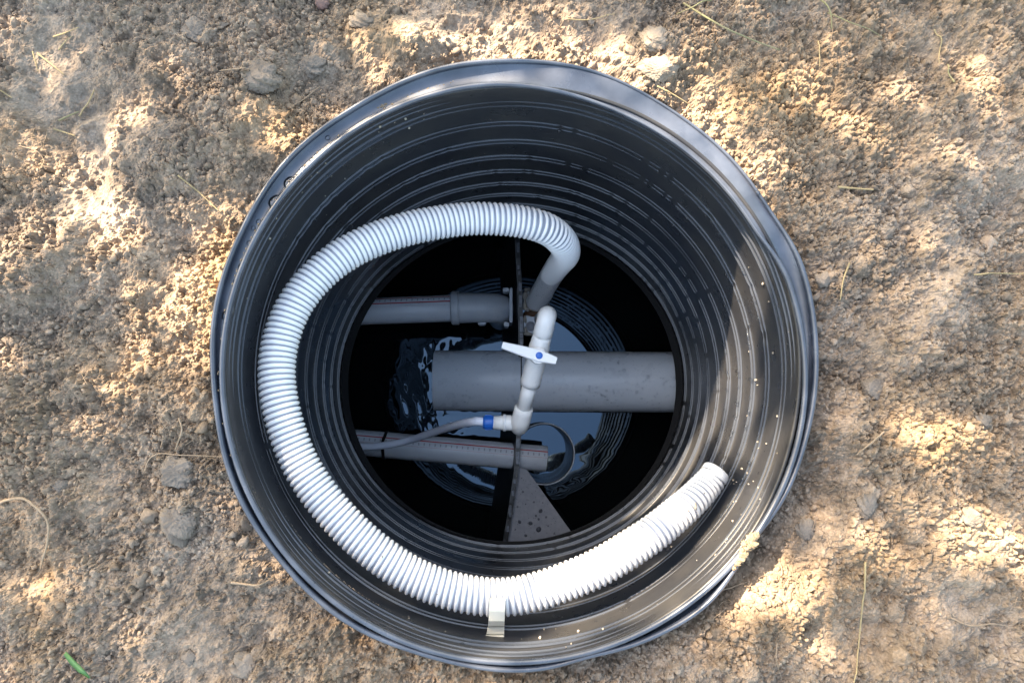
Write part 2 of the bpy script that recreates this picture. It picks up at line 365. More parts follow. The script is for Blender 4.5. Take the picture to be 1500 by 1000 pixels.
# soil colour: grey-brown loam, ochre sand, pale trodden dust
oc = np.clip(.18+1.3*fbm(GX+11, GY+4, 7, 51, 4), 0, 1); gr = np.clip(.35+1.4*fbm(GX-3, GY+8, 5, 55, 4), 0, 1)
sm_full = np.zeros(GX.shape); sm_full[j0:j0+nyd, i0:i0+nxd] = dusty
ob = np.zeros(GX.shape)
ob[j0:j0+nyd, i0:i0+nxd] = np.clip(blob(420, 200, 60, 60)+.9*blob(330, 430, 40, 160)+.9*blob(1100, 130, 120, 80)+blob(1160, 880, 100, 50, rot=.45)+.8*blob(1370, 650, 60, 50)+.7*blob(1280, 820, 60, 40)+.7*blob(60, 900, 50, 90)+.6*blob(1300, 200, 120, 60)
    +.8*blob(560, 60, 80, 40)+.5*blob(200, 540, 70, 60)+.7*blob(1420, 790, 60, 60)+.6*blob(1200, 940, 50, 40), 0, 1)
A_ = np.array([.236, .182, .138]); B_ = np.array([.262, .182, .110]); G_ = np.array([.218, .175, .140]); D_ = np.array([.255, .218, .184])
oc = np.clip(oc*.6+ob*.75, 0, 1)[..., None]; gr = (np.clip(gr*(1-ob), 0, 1)*.7)[..., None]
col = A_*(1-gr)+G_*gr; col = col*(1-oc)+B_*oc; s_ = (sm_full*.55)[..., None]; col = col*(1-s_)+D_*s_
col *= (1+.45*fbm(GX, GY, 28, 58, 3)+.35*fbm(GX, GY, 150, 57, 2)+.25*(np.random.default_rng(3).random(GX.shape)-.5))[..., None]
ca = me.color_attributes.new('soil', 'FLOAT_COLOR', 'POINT')
ca.data.foreach_set('color', np.concatenate([np.clip(col, .02, .8), np.ones(col.shape[:2]+(1,))], -1).astype(np.float32).ravel())
gm = mat('soil', (.25, .2, .16), .95, .15); N, L = gm.node_tree.nodes, gm.node_tree.links; b = N['Principled BSDF']
at_n = N.new('ShaderNodeAttribute'); at_n.attribute_name = 'soil'; tc = N.new('ShaderNodeTexCoord')
n1 = N.new('ShaderNodeTexNoise'); n1.inputs['Scale'].default_value = 420; n1.inputs['Detail'].default_value = 6; L.new(tc.outputs['Object'], n1.inputs['Vector'])
mr = N.new('ShaderNodeMapRange'); mr.inputs[1].default_value = .25; mr.inputs[2].default_value = .75; mr.inputs[3].default_value = .72; mr.inputs[4].default_value = 1.25; L.new(n1.outputs['Fac'], mr.inputs[0])
vm = N.new('ShaderNodeVectorMath'); vm.operation = 'SCALE'; L.new(at_n.outputs['Color'], vm.inputs[0]); L.new(mr.outputs[0], vm.inputs['Scale']); L.new(vm.outputs[0], b.inputs['Base Color'])
bp = N.new('ShaderNodeBump'); bp.inputs['Strength'].default_value = .5; bp.inputs['Distance'].default_value = .0012; L.new(n1.outputs['Fac'], bp.inputs['Height']); L.new(bp.outputs[0], b.inputs['Normal'])
M['soil'] = gm; me.materials.append(gm)
ground = bpy.data.objects.new('ground', me); C.objects.link(ground); ground['kind'] = 'structure'
def crumbs(n, r0, r1, sub, power, seed):
    r = np.random.default_rng(seed); iv, jf = ico(sub); iv = np.array(iv); jf = np.array(jf)
    x = r.uniform(xd[0]+.03, xd[-1]-.03, n); y = r.uniform(yd[0]+.03, yd[-1]-.03, n)
    i = ((x-xd[0])/STEP).astype(int); j = ((y-yd[0])/STEP).astype(int)
    den = np.clip(.42+2.8*fbm(x+4, y+9, 9, 141, 3), .10 if r1 > .005 else .42, 1)*(1-.93*np.clip(smooth[j, i]*1.3, 0, 1))
    keep = (RD[j, i] > 1.012) & (r.random(n) < den); x, y, i, j = x[keep], y[keep], i[keep], j[keep]; n = len(x)
    R_ = r0+(r1-r0)*r.random(n)**power
    sh = 1+r.uniform(-.48, .42, (n, len(iv), 1)); V = iv[None]*sh*r.uniform(.62, 1.35, (n, 1, 3))
    a = r.uniform(0, 2*PI, n); ca_, sa_ = np.cos(a)[:, None], np.sin(a)[:, None]
    V = np.stack([V[..., 0]*ca_-V[..., 1]*sa_, V[..., 0]*sa_+V[..., 1]*ca_, V[..., 2]*.8], -1)*R_[:, None, None]
    V += np.stack([x, y, H[j, i]+R_*r.uniform(-.75, .12, n)], -1)[:, None]
    c = col[j0+j, i0+i]*r.uniform(.82, 1.18, (n, 1))
    return V.reshape(-1, 3), (jf[None]+(np.arange(n)*len(iv))[:, None, None]).reshape(-1, 3), np.repeat(c, len(iv), 0)
parts_ = [crumbs(1500, .0030, .0075, 1, 3.0, 201), crumbs(24000, .0015, .0036, 0, 1.7, 202), crumbs(46000, .0009, .0022, 0, 1.3, 203)]
off = 0; VV, FF, CC = [], [], []
for a_, b_, c_ in parts_: VV.append(a_); FF.append(b_+off); CC.append(c_); off += len(a_)
VV, FF, CC = np.vstack(VV), np.vstack(FF), np.vstack(CC)
cme = bpy.data.meshes.new('soil_crumbs'); cme.vertices.add(len(VV)); cme.vertices.foreach_set('co', VV.astype(np.float32).ravel())
cme.loops.add(FF.size); cme.loops.foreach_set('vertex_index', FF.astype(np.int32).ravel()); cme.polygons.add(len(FF))
cme.polygons.foreach_set('loop_start', np.arange(0, FF.size, 3, dtype=np.int32)); cme.polygons.foreach_set('loop_total', np.full(len(FF), 3, dtype=np.int32)); cme.update(calc_edges=True)
ca = cme.color_attributes.new('soil', 'FLOAT_COLOR', 'POINT'); ca.data.foreach_set('color', np.concatenate([np.clip(CC, .02, .8), np.ones((len(CC), 1))], 1).astype(np.float32).ravel())
cme.materials.append(gm); cro = bpy.data.objects.new('soil_crumbs', cme); C.objects.link(cro); cro['kind'] = 'stuff'; cro['label'] = 'loose crumbs of dry soil strewn round the shaft'; cro['category'] = 'soil'
def gz(x, y):
    i = int(np.clip(round((x-xd[0])/STEP), 1, nxd-2)); j = int(np.clip(round((y-yd[0])/STEP), 1, nyd-2))
    return float(H[j-1:j+2, i-1:i+2].max())
def on_ground(px, py):
    p = at(px, py, -.03)
    for _ in range(3): p = at(px, py, gz(p.x, p.y))
    return p

# ------------------------------------------------------------------ water and the tank under the shaft
WZ = -.84
SH_BOT = .60
k = 190; xs = np.linspace(-.72, .72, 2*k+1); wx, wy = np.meshgrid(xs, xs+.06)
amp = np.exp(-(((wx+.19)/.10)**2+((wy-.05)/.11)**2))
wz = WZ+amp*.0011*fbm(wx*1.25+.35*wy, wy*.55-.2*wx, 55, 81, 2)+amp*.0010*fbm(wx, wy, 20, 83, 1)+.00006*fbm(wx+3, wy, 14, 85, 1)
wz += .0003*np.exp(-(((wx-.13)/.14)**2+((wy+.16)/.10)**2))*fbm(wx, wy*1.7, 30, 88, 2)
idx = np.arange(wx.size).reshape(wx.shape)
wq = np.stack([idx[:-1, :-1], idx[:-1, 1:], idx[1:, 1:], idx[1:, :-1]], -1).reshape(-1, 4)
water = mesh('water', np.stack([wx, wy, wz], -1).reshape(-1, 3), [tuple(t) for t in wq.tolist()], M['water'])
water['kind'] = 'structure'
tank = thing('septic_tank', 'black plastic tank chamber holding the dark water under the ribbed shaft', 'tank', loc=(0, .06, WZ))
def revolve(name, prof, matl, parent, seg=128, cx=0, cy=0):
    """prof: list of (rx, ry, cx, cy, z)"""
    v = []; f = []
    for rx, ry, ax_, ay_, z in prof:
        for s in range(seg):
            a = 2*PI*s/seg; v.append((ax_+rx*math.cos(a), ay_+ry*math.sin(a), z))
    for j in range(len(prof)-1):
        for s in range(seg): f.append((j*seg+s, j*seg+(s+1) % seg, (j+1)*seg+(s+1) % seg, (j+1)*seg+s))
    return mesh(name, v, f, matl, parent)
P0 = (0, .06)
def local(o, parent): o.matrix_parent_inverse = Matrix.Translation(-Vector(parent.location)); return o
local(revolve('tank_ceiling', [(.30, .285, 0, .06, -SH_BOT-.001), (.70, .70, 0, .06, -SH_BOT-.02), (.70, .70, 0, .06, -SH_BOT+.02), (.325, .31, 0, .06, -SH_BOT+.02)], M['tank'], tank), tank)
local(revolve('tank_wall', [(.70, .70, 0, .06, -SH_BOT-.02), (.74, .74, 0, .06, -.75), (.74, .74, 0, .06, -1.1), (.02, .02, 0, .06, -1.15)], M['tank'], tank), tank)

# ------------------------------------------------------------------ the ribbed shaft
shaft = thing('inspection_shaft', 'round black ribbed plastic shaft sunk in the soil with a doubled rim', 'manhole shaft', loc=(0, CY, 0))
def wall(th, d):
    t = d/.6; rx = .297+.0155*t; ry = .2965-.0075*t; cy = CY+.0065*t
    return rx*math.cos(th), cy+ry*math.sin(th)
def adeg(th): return (math.degrees(th)+180) % 360-180
SEG = 320; TH_ = [2*PI*s/SEG for s in range(SEG)]
mb = MB(); prof = [(0, .000), (.004, -.0005), (.02, 0), (.06, 0), (.12, 0), (.2, 0), (.3, 0), (.4, 0), (.5, 0), (.6, 0), (.605, .004), (.60, .010), (.3, .010), (.01, .006), (0, .003)]
v = []
for d, o in prof:
    for th in TH_:
        x, y = wall(th, d); wob = .0008*math.sin(3*th+d*9)+.0006*math.sin(7*th-d*20)
        v.append((x+(o+wob)*math.cos(th), y+(o+wob)*math.sin(th), -d))
n = len(prof); f = [(j*SEG+s, j*SEG+(s+1) % SEG, ((j+1) % n)*SEG+(s+1) % SEG, ((j+1) % n)*SEG+s) for j in range(n) for s in range(SEG)]
local(mesh('shaft_wall', v, f, M['black'], shaft), shaft)
RIBS = [.018]+[.045+.0585*k for k in range(10)]
for kk, d in enumerate(RIBS):                                    # each rib: two raised ridges with a groove between, broken where wet
    gap = np.random.default_rng(90+kk).random(SEG); broken = .25+.9*np.exp(-((np.array([adeg(t) for t in TH_])-50)/32)**2)+.9*np.exp(-((np.array([adeg(t) for t in TH_])-135)/30)**2)
    sc_ = 1 if kk else .5; v = []; f = []
    prof = [(-.0074, .0008), (-.0069, -.0014), (-.0058, -.0016), (-.0050, .0008), (.0042, .0008), (.0047, -.0014), (.0058, -.0016), (.0066, .0008)]
    for e_ in range(len(prof)-1):                                # every facet keeps its own edge, so the ridges stay crisp
        for dd, o in (prof[e_], prof[e_+1]):
            for s, th in enumerate(TH_):
                dz = d+dd+.0010*math.sin(2*th+kk)+.0004*math.sin(9*th+2*kk); x, y = wall(th, dz); q_ = o if o > 0 else o*sc_*(.12 if gap[s] < .09*broken[s] and kk > 1 else 1); v.append((x+q_*math.cos(th), y+q_*math.sin(th), -dz))
        f += [(e_*2*SEG+s, e_*2*SEG+(s+1) % SEG, (e_*2+1)*SEG+(s+1) % SEG, (e_*2+1)*SEG+s) for s in range(SEG)]
    local(mesh('rib', v, f, M['rib'], shaft), shaft)
def sstep(a, b_, x): t = min(1, max(0, (x-a)/(b_-a))); return t*t*(3-2*t)
def flat_part(th):
    """1 where the flange lies flat and broad (upper right), 0 elsewhere"""
    a = adeg(th); return sstep(16, 30, a)*(1-sstep(62, 100, a))
def outer_pt(th):
    a = adeg(th); x, y = rim_out(th); w = .0012*math.sin(5*th+1)+.0010*math.sin(11*th)
    w += .0020*math.exp(-((a+8)/9)**2)-.0035*math.exp(-((a+38)/7)**2)+.0035*math.exp(-((a+52)/8)**2)+.003*math.exp(-((a-20)/9)**2)-.003*math.exp(-((a+76)/6)**2)
    return x+w*math.cos(th), y+w*math.sin(th)
def inner_pt(th, off=0):
    x, y = wall(th, 0); a = adeg(th); o = off-.0075*flat_part(th)+.004*(math.exp(-((a+15)/30)**2))
    return x+o*math.cos(th), y+o*math.sin(th)
def rim_sheet():
    v = []; rows = 13
    for j in range(rows):
        t = j/(rows-1)
        for th in TH_:
            a = adeg(th); xi, yi = inner_pt(th); xo, yo = outer_pt(th); fp = flat_part(th)
            dep = .0065+.012*(sstep(-170, -140, a)*(1-sstep(-60, 5, a)) if a < 10 else 0)
            prof_ = math.sin(PI*min(1, max(0, (t-.06)/.88)))**.6
            z = -dep*prof_*(1-fp)-fp*(.001+.005*t*t)+.0012*math.sin(4*th+3*t)*fp
            v.append((xi+(xo-xi)*t, yi+(yo-yi)*t, z))
    f = [(j*SEG+s, j*SEG+(s+1) % SEG, (j+1)*SEG+(s+1) % SEG, (j+1)*SEG+s) for j in range(rows-1) for s in range(SEG)]
    return mesh('rim_flange', v, f, M['black_rim'], shaft)
local(rim_sheet(), shaft)
def ring(name, fn, r, zf, parent, squash=1.0, seg=10):
    pts = [fn(th) for th in TH_]; v = []
    for s, th in enumerate(TH_):
        x, y = pts[s]; rr = r(th) if callable(r) else r
        for k_ in range(seg):
            a = 2*PI*k_/seg; v.append((x+rr*math.cos(a)*math.cos(th), y+rr*math.cos(a)*math.sin(th), zf(th)+rr*squash*math.sin(a)))
    f = [(s*seg+k_, s*seg+(k_+1) % seg, ((s+1) % SEG)*seg+(k_+1) % seg, ((s+1) % SEG)*seg+k_) for s in range(SEG) for k_ in range(seg)]
    return local(mesh(name, v, f, M['black_rim'], parent), parent)
ring('outer_lip', outer_pt, lambda th: .0030-.0012*flat_part(th), lambda th: .0005-.006*flat_part(th)-.004*math.exp(-((adeg(th)+60)/50)**2), shaft, 1.5)
ring('inner_lip', lambda th: inner_pt(th, .0022), lambda th: .0030-.0012*flat_part(th), lambda th: .0010-.0015*flat_part(th), shaft, 1.2)
# skirt hanging from the outer lip into the soil
v = []
for z, o in ((-.001, .0008), (-.02, .0016), (-.12, .002)):
    for th in TH_: x, y = outer_pt(th); v.append((x+o*math.cos(th), y+o*math.sin(th), z-.005*flat_part(th)))
f = [(j*SEG+s, j*SEG+(s+1) % SEG, (j+1)*SEG+(s+1) % SEG, (j+1)*SEG+s) for j in range(2) for s in range(SEG)]
local(mesh('outer_sleeve', v, f, M['black_rim'], shaft), shaft)
# a slit in the twisted flange, and the big beads of rain standing in the rim channel on the left
for px, py, r, el_ in ((425, 268, 9, 1.2), (404, 296, 10, 1.2), (379, 325, 4, 1), (371, 334, 3.5, 1), (365, 356, 4, 1), (354, 390, 5, 1.2), (346, 412, 4.5, 1.1), (335, 458, 7, 1.9), (329, 499, 5.5, 1.5), (327, 548, 4, 1), (327, 576, 4.5, 1.1), (480, 202, 4, 1), (458, 236, 5, 1), (1110, 282, 3.5, 1), (330, 618, 4, 1.6)):
    p = at(px, py, -.0060 if px < 1000 else -.003); m_ = MB(); drop_into(m_, p, (0, 0, 1), wpx(r, 0), wpx(r*el_, 0), wpx(r, 0)*.75, 16, PI/2); local(m_.obj('water_bead', M['drop'], shaft), shaft)
m_ = MB()
for _ in range(1500):
    th = random.uniform(0, 2*PI); d = .01+.58*random.random()**.8; x, y = wall(th, d); r = random.choice((.0006, .0008, .0008, .0011, .0016)); drop_into(m_, (x, y, -d), (-math.cos(th), -math.sin(th), 0), r, r*random.uniform(1, 1.4), r*.7, 7)
for d in RIBS[2:]:                                               # beads hanging along the ribs
    th = random.uniform(0, 2)
    for _ in range(70):
        th = random.gauss(random.choice((.75, 2.4, -.5, 3.6)), .33); x, y = wall(th, d); r = random.uniform(.0011, .0024)
        drop_into(m_, (x-.0025*math.cos(th), y-.0025*math.sin(th), -d-random.uniform(-.002, .004)), (-math.cos(th), -math.sin(th), .4), r*1.2, r*1.2, r, 7)
o = m_.obj('water_droplets', M['drop'], shaft); o['kind'] = 'stuff'; local(o, shaft)
m_ = MB(); rs_ = random.Random(77)                               # grains of soil that fell in and stuck to the wet wall
for _ in range(150):
    th = rs_.gauss(rs_.choice((-.35, -.6, 2.3, -1.6)), .35); d = .008+abs(rs_.gauss(0, .09)); x, y = wall(th, d); r = rs_.choice((.0005, .0007, .0007, .001, .0016)); lump(m_, (x, y, -d), r, r, r*rs_.uniform(1, 2), rs_.randrange(9999), 1, .3)
o = m_.obj('soil_specks', M['sediment'], shaft); o['kind'] = 'stuff'; local(o, shaft)

# ------------------------------------------------------------------ divider plate with grey gusset
divider = thing('divider_plate', 'black upright divider plate standing in the water across the shaft', 'divider plate', loc=tuple(at(757, 570, -.66)))
edge = [(757, 338), (759, 380), (762, 440), (763, 500), (763, 560), (760, 634), (757, 683), (751, 725), (745, 765), (739, 800), (733, 840)]
ep, _ = catmull([at(px, py, -.655) for px, py in edge], 60)
v = []; th_ = .0046
for p in ep:
    jag = .0015*random.random()
    v += [(p[0]-th_, p[1], p[2]-jag), (p[0]+th_, p[1], p[2]-jag*.5), (p[0]+th_-.045, p[1], -1.0), (p[0]-th_-.062, p[1], -1.0)]
f = []
for i in range(len(ep)-1):
    for a, b_ in ((0, 1), (1, 2), (2, 3), (3, 0)): f.append((i*4+a, i*4+b_, (i+1)*4+b_, (i+1)*4+a))
f += [(0, 1, 2, 3), tuple((len(ep)-1)*4+a for a in (3, 2, 1, 0))]
M['plate'] = mat('scuffed_black_plastic', (.012, .013, .015), .35, .5)
local(mesh('plate', v, f, M['plate'], divider, False), divider)
M['glint'] = mat('painted_wet_glint', (.11, .125, .16), .3, .6, col2=(.03, .033, .042), nscale=160)
m_ = MB(); k_ = 2
while k_ < len(ep)-3:                                             # grey stretches, coloured to stand in for wet glints along the top edge
    ln = random.choice((1, 1, 2, 3)); w = random.uniform(.0018, .0036); o_ = random.uniform(-.0012, .0016)
    box_into(m_, Vector(ep[k_])*.5+Vector(ep[k_+ln])*.5+Vector((o_, 0, .0002)), w*2, abs(ep[k_][1]-ep[k_+ln][1])*random.uniform(.6, .95), .0012, bev=.0006); k_ += ln+random.choice((0, 1, 1, 2))
o = local(m_.obj('edge_glints', M['glint'], divider, False), divider); o['kind'] = 'stuff'
g = [at(760, 684, -.668), at(772, 688, -.668), at(845, 790, -.668), at(880, 850, -.668), at(738, 850, -.668), at(743, 790, -.668)]
v = [tuple(p) for p in g]+[(p.x, p.y, p.z-.005) for p in g]; nn = len(g)
local(mesh('gusset', v, [tuple(range(nn-1, -1, -1)), tuple(range(nn, 2*nn))]+[(i, (i+1) % nn, nn+(i+1) % nn, nn+i) for i in range(nn)], M['gusset'], divider, False), divider)
m_ = MB()
for px, py, r in ((789, 775, 4.5), (777, 766, 3.5), (761, 764, 3), (792, 748, 3.5), (785, 755, 2), (789, 760, 2), (770, 784, 2.5), (766, 720, 2), (800, 757, 2), (758, 742, 2), (782, 735, 1.8), (803, 770, 1.5), (770, 738, 1.4), (764, 700, 1.2), (812, 781, 1.6), (751, 752, 1.5), (755, 775, 1.3), (795, 736, 1.2)):
    drop_into(m_, at(px, py, -.668), (0, 0, 1), wpx(r*.8, -.668), wpx(r*.9, -.668), wpx(r, -.668)*.55, 12, random.random()*3)
for _ in range(70):
    py = random.uniform(700, 790); px = random.uniform(752-(py-690)*.1, 772+(py-690)*.65); drop_into(m_, at(px, py, -.668), (0, 0, 1), .0007, .0008, .0005, 7)
o = m_.obj('water_droplets', M['drop_dark'], divider); o['kind'] = 'stuff'; local(o, divider)
m_ = MB()
for p in ep:                                                      # wet dirt and beads on the plate's top edge
    for _ in range(5):
        if random.random() < .7: drop_into(m_, (p[0]+random.uniform(-.0028, .0028), p[1]+random.uniform(-.006, .006), p[2]-.0003), (0, 0, 1), random.uniform(.0007, .0022), random.uniform(.001, .0038), .0012, 7, PI/2)
o = m_.obj('edge_droplets', M['drop'], divider); o['kind'] = 'stuff'; local(o, divider)

# ------------------------------------------------------------------ pipes
def beads(parent, A, B, R, n, rmin, rmax, spread=1.1, name='water_droplets', t0=0.0, t1=1.0):
    A, B = Vector(A), Vector(B); d = (B-A).normalized(); side = d.cross(Vector((0, 0, 1))).normalized(); up = side.cross(d).normalized(); m_ = MB()
    for _ in range(n):
        a = random.uniform(-spread, spread); nrm = up*math.cos(a)+side*math.sin(a); r = rmin+(rmax-rmin)*random.random()**2.5
        drop_into(m_, A+(B-A)*random.uniform(t0, t1)+nrm*R, nrm, r*random.uniform(.8, 1.3), r*random.uniform(.8, 1.3), r*.55, 8, random.random()*3)
    o = m_.obj(name, M['drop'], parent); o['kind'] = 'stuff'; return local(o, parent)
# large outlet pipe
ZB = -.695
A = at(636, 556.5, ZB+.02); Bp = at(1040, 560.5, ZB+.02); A.z = Bp.z = ZB
A = at(637, 557, ZB); Bp = at(1060, 560, ZB)
big = thing('outlet_pipe', 'thick grey pipe lying right across the middle of the shaft above the water', 'pipe', 'grey plastic pipes in the shaft', tuple((A+Bp)/2))
local(hollow('pipe_body', A, Bp, .0590, .0035, M['pipe'], big, 64, 4), big)
t = (763-637)/(1060-637); dirv = (Bp-A).normalized()
local(tube('seal_ring', [A+(Bp-A)*t-dirv*.0010, A+(Bp-A)*t+dirv*.0010], .0597, M['tie'], big, 64), big)
beads(big, A, Bp, .0590, 520, .0006, .0019, 1.35, t0=.31)
beads(big, A, Bp, .0590, 110, .0007, .0024, 1.2, 'left_droplets', .02, .3)
beads(big, A, Bp, .0590, 60, .0018, .0036, .7, 'large_droplets', .3)
# upper inlet pipe with its elbow
M['print_a'] = printed_pipe('printed_grey_pipe', .934, .852)
M['print_b'] = printed_pipe('printed_light_pipe', .985, .900)
ZU = -.69
A = at(480, 458, ZU); Bp = at(668, 451, ZU)
up_ = thing('inlet_pipe', 'thin grey pipe with red scale lines running to an elbow beside the divider', 'pipe', 'grey plastic pipes in the shaft', tuple(Bp))
local(hollow('pipe_body', A, Bp, .0262, .003, M['print_a'], up_, 48, 2), up_)
def up(px, py=None, dz=0): return at(px, 451-(px-668)*.01 if py is None else py, ZU+dz)
local(tube('coupling', [up(661), up(662), up(663.5), up(671), up(672.5), up(673)], [.0295, .0325, .0330, .0330, .0325, .0290], M['pipe_dark'], up_, 48), up_)
r_e = .0292; e0 = up(706); ex = (up(745)-up(706)).normalized(); cr_ = .036
path = [up(672), up(676), up(690), e0]+[e0+ex*(cr_*math.sin(a))+Vector((0, 0, -cr_*(1-math.cos(a)))) for a in np.linspace(.15, PI/2, 9)]; path.append(path[-1]+Vector((0, 0, -.10)))
local(tube('elbow', path, [r_e+.0008]*2+[r_e]*(len(path)-2), M['pipe_dark'], up_, 48), up_)
m_ = MB(); c = up(748.5, 450, -.02)
box_into(m_, c, .006, wpx(52, ZU), .06, bev=.002); box_into(m_, up(741, 426, .004), .012, .008, .03, bev=.002); box_into(m_, up(742, 476, .004), .010, .010, .03, bev=.002)
local(m_.obj('mounting_plate', M['pipe_dark'], up_, False), up_)
m_ = MB(); box_into(m_, up(706, 472, -.010), .016, .013, .02, bev=.003); local(m_.obj('foot_tab', M['pipe_dark'], up_, False), up_)
beads(up_, A, Bp, .0262, 130, .0006, .0014, 1.2, t0=.15); beads(up_, up(672), up(730), .0284, 120, .0006, .0016, 1.2, 'elbow_droplets')
# lower pipe
ZL = -.695
A = at(480, 644, ZL); Bp = at(801, 672, ZL)
lo_ = thing('sampling_pipe', 'pale grey pipe with red scale lines ending over the upright pipe mouth', 'pipe', 'grey plastic pipes in the shaft', tuple(Bp))
local(hollow('pipe_body', A, Bp, .0250, .003, M['print_b'], lo_, 48, 2), lo_)
beads(lo_, A, Bp, .0250, 420, .0005, .0013, 1.35, t0=.12)
# upright pipe mouth
c = at(797, 664.5, -.738)
sp_ = thing('standpipe', 'upright black pipe with a round open mouth under the sampling pipe end', 'pipe', None, tuple(c))
local(hollow('pipe_body', c, c+Vector((0, 0, -.25)), .0618, .0042, M['black'], sp_, 64, 2), sp_)
mb = MB(); tube_into(mb, [c+Vector((.0605*math.cos(a), .0605*math.sin(a), .0002)) for a in np.linspace(0, 2*PI, 65)], .0013, 8, (False, False)); local(mb.obj('mouth_edge', M['pipe_dark'], sp_), sp_)

# ------------------------------------------------------------------ white valve assembly
def chain(pts): return [at(px, py, z) for px, py, z in pts]
zt, zb = -.30, -.40
val = thing('ball_valve', 'white plastic valve with tee handle and blue button on slanting white tube', 'valve', None, tuple(at(789, 521, -.34)))
def vp(t, dz=0):                                                 # along the slanting tube: t=0 top elbow, t=1 bottom elbow
    return at(800.5+(763-800.5)*t, 467+(615-467)*t, zt+(zb-zt)*t+dz)
def rr(px, t): return wpx(px/2, zt+(zb-zt)*t)
d0 = (vp(1)-vp(0)).normalized()
# top elbow: socket, bend over, down leg
pts = [vp(.165), vp(.155), vp(.10)]; rs = [rr(26, .1), rr(29, .1), rr(29, .1)]
for a in np.linspace(0, PI/2, 8): pts.append(vp(.05)-d0*(.017*math.sin(a))+Vector((0, 0, -.017*(1-math.cos(a))))); rs.append(rr(28, 0))
pts.append(pts[-1]+Vector((-.004, 0, -.05))); rs.append(rr(28, 0)); 
local(tube('upper_elbow', pts, rs, M['white'], val, 32), val)
pr = [(.165, 25), (.17, 28), (.20, 28.5), (.25, 29), (.262, 31), (.30, 31), (.42, 30), (.50, 30), (.53, 29), (.60, 30), (.645, 30), (.65, 24), (.66, 22)]
local(tube('valve_body', [vp(t) for t, w in pr], [rr(w, t) for t, w in pr], M['white'], val, 32), val)
local(tube('tube', [vp(.655), vp(.75), vp(.90)], rr(21.5, .8), M['white'], val, 32), val)
pts = [vp(.878), vp(.882), vp(.93), vp(.99)]; rs = [rr(24, 1), rr(27.5, 1), rr(27.5, 1), rr(28, 1)]
for a in np.linspace(.1, PI/2, 8): pts.append(vp(.99)+d0*(.0135*math.sin(a))+Vector((0, 0, -.0135*(1-math.cos(a))))); rs.append(rr(28.5, 1)*(1-.05*math.sin(a)))
pts.append(pts[-1]+Vector((0, 0, -.02))); rs.append(rr(27, 1))
local(tube('lower_elbow', pts, rs, M['white'], val, 32), val)
zs = zb-.012; y0 = 619
local(tube('side_socket', [at(757, y0, zs), at(741, y0, zs), at(739, y0, zs)], [wpx(11, zs), wpx(11.5, zs), wpx(10.5, zs)], M['white'], val, 28), val)
local(tube('union_ring', [at(741, y0, zs), at(737, y0, zs)], wpx(12.6, zs), M['lever'], val, 28), val)
local(tube('reducer', [at(737, y0, zs), at(734, y0, zs), at(722, y0, zs)], [wpx(11, zs), wpx(10.5, zs), wpx(9.5, zs)], M['white'], val, 28), val)
# handle: hub, tapered lever, blue button
hub = at(789, 521, -.308); hx = (at(815, 529, -.307)-at(735, 506, -.307)).normalized(); hy = Vector((0, 0, 1)).cross(hx).normalized(); hz = hx.cross(hy)
local(tube('handle_stem', [vp(.38), hub+Vector((0, 0, -.001))], wpx(11, -.31), M['lever'], val, 28), val)
local(tube('handle_hub', [hub+Vector((0, 0, -.004)), hub+Vector((0, 0, .0025)), hub+Vector((0, 0, .0035))], [wpx(12, -.31), wpx(12, -.31), wpx(11, -.31)], M['lever'], val, 32), val)
L0 = (at(735.5, 506, -.307)-hub).dot(hx); L1 = (at(815, 528.5, -.307)-hub).dot(hx)
st_ = [(L0, 4.6), (L0+.0015, 5.3), (-.012, 8.5), (0, 9.5), (.010, 7.8), (L1-.0015, 5.8), (L1, 5.0)]
v = []; f = []
for s, hw in st_:
    w = wpx(hw, -.31)
    for yy, zz in ((-w, 0), (-w, .0035), (-w*.82, .0052), (w*.82, .0052), (w, .0035), (w, 0)): v.append(hub+hx*s+hy*yy+hz*(zz+.0005))
for i in range(len(st_)-1):
    for a in range(6): f.append((i*6+a, (i+1)*6+a, (i+1)*6+(a+1) % 6, i*6+(a+1) % 6))
f += [(0, 1, 2, 3, 4, 5), tuple((len(st_)-1)*6+a for a in (5, 4, 3, 2, 1, 0))]
lev = local(mesh('lever', v, f, M['lever'], val, False), val)
bt = tube('blue_button', [hub+Vector((.0006, 0, .0045)), hub+Vector((.0006, 0, .0062)), hub+Vector((.0006, 0, .0068))], [wpx(5.2, -.31), wpx(5.2, -.31), wpx(4.2, -.31)], M['blue'], val, 24); local(bt, val)
beads(val, vp(.1), vp(.9), rr(29, .5), 160, .0004, .0010, 1.5)
# air line
air = thing('air_tube', 'thin clear plastic tube with blue nut curving left from the valve', 'tube', None, tuple(at(715, 618, zs)))
cp, _ = catmull(chain([(712, 618, zs), (696, 617, zs), (670, 622, -.46), (640, 631, -.53), (605, 643, -.59), (570, 651, -.615), (540, 654, -.63), (500, 653, -.65)]), 60)
local(tube('clear_hose', cp, wpx(5.4, -.58), M['airtube'], air, 20), air)
pts = [(724, 7), (723, 9.6), (721, 10.4), (712, 10.2), (709, 9.5), (707.5, 8)]
o = local(tube('blue_nut', [at(px, 618.5, zs) for px, r in pts], [wpx(r, zs) for px, r in pts], M['blue'], air, 28), air)
m_ = MB()
for k_ in range(14):
    a = 2*PI*k_/14; cc = at(715.5, 618.5, zs)+Vector((0, math.cos(a), math.sin(a)))*wpx(10.2, zs); box_into(m_, cc, wpx(9, zs), .0016, .0016, (Vector((1, 0, 0)), Vector((0, -math.sin(a), math.cos(a))), Vector((0, math.cos(a), math.sin(a)))))
local(m_.obj('grip_ridges', M['blue'], air, False), air)
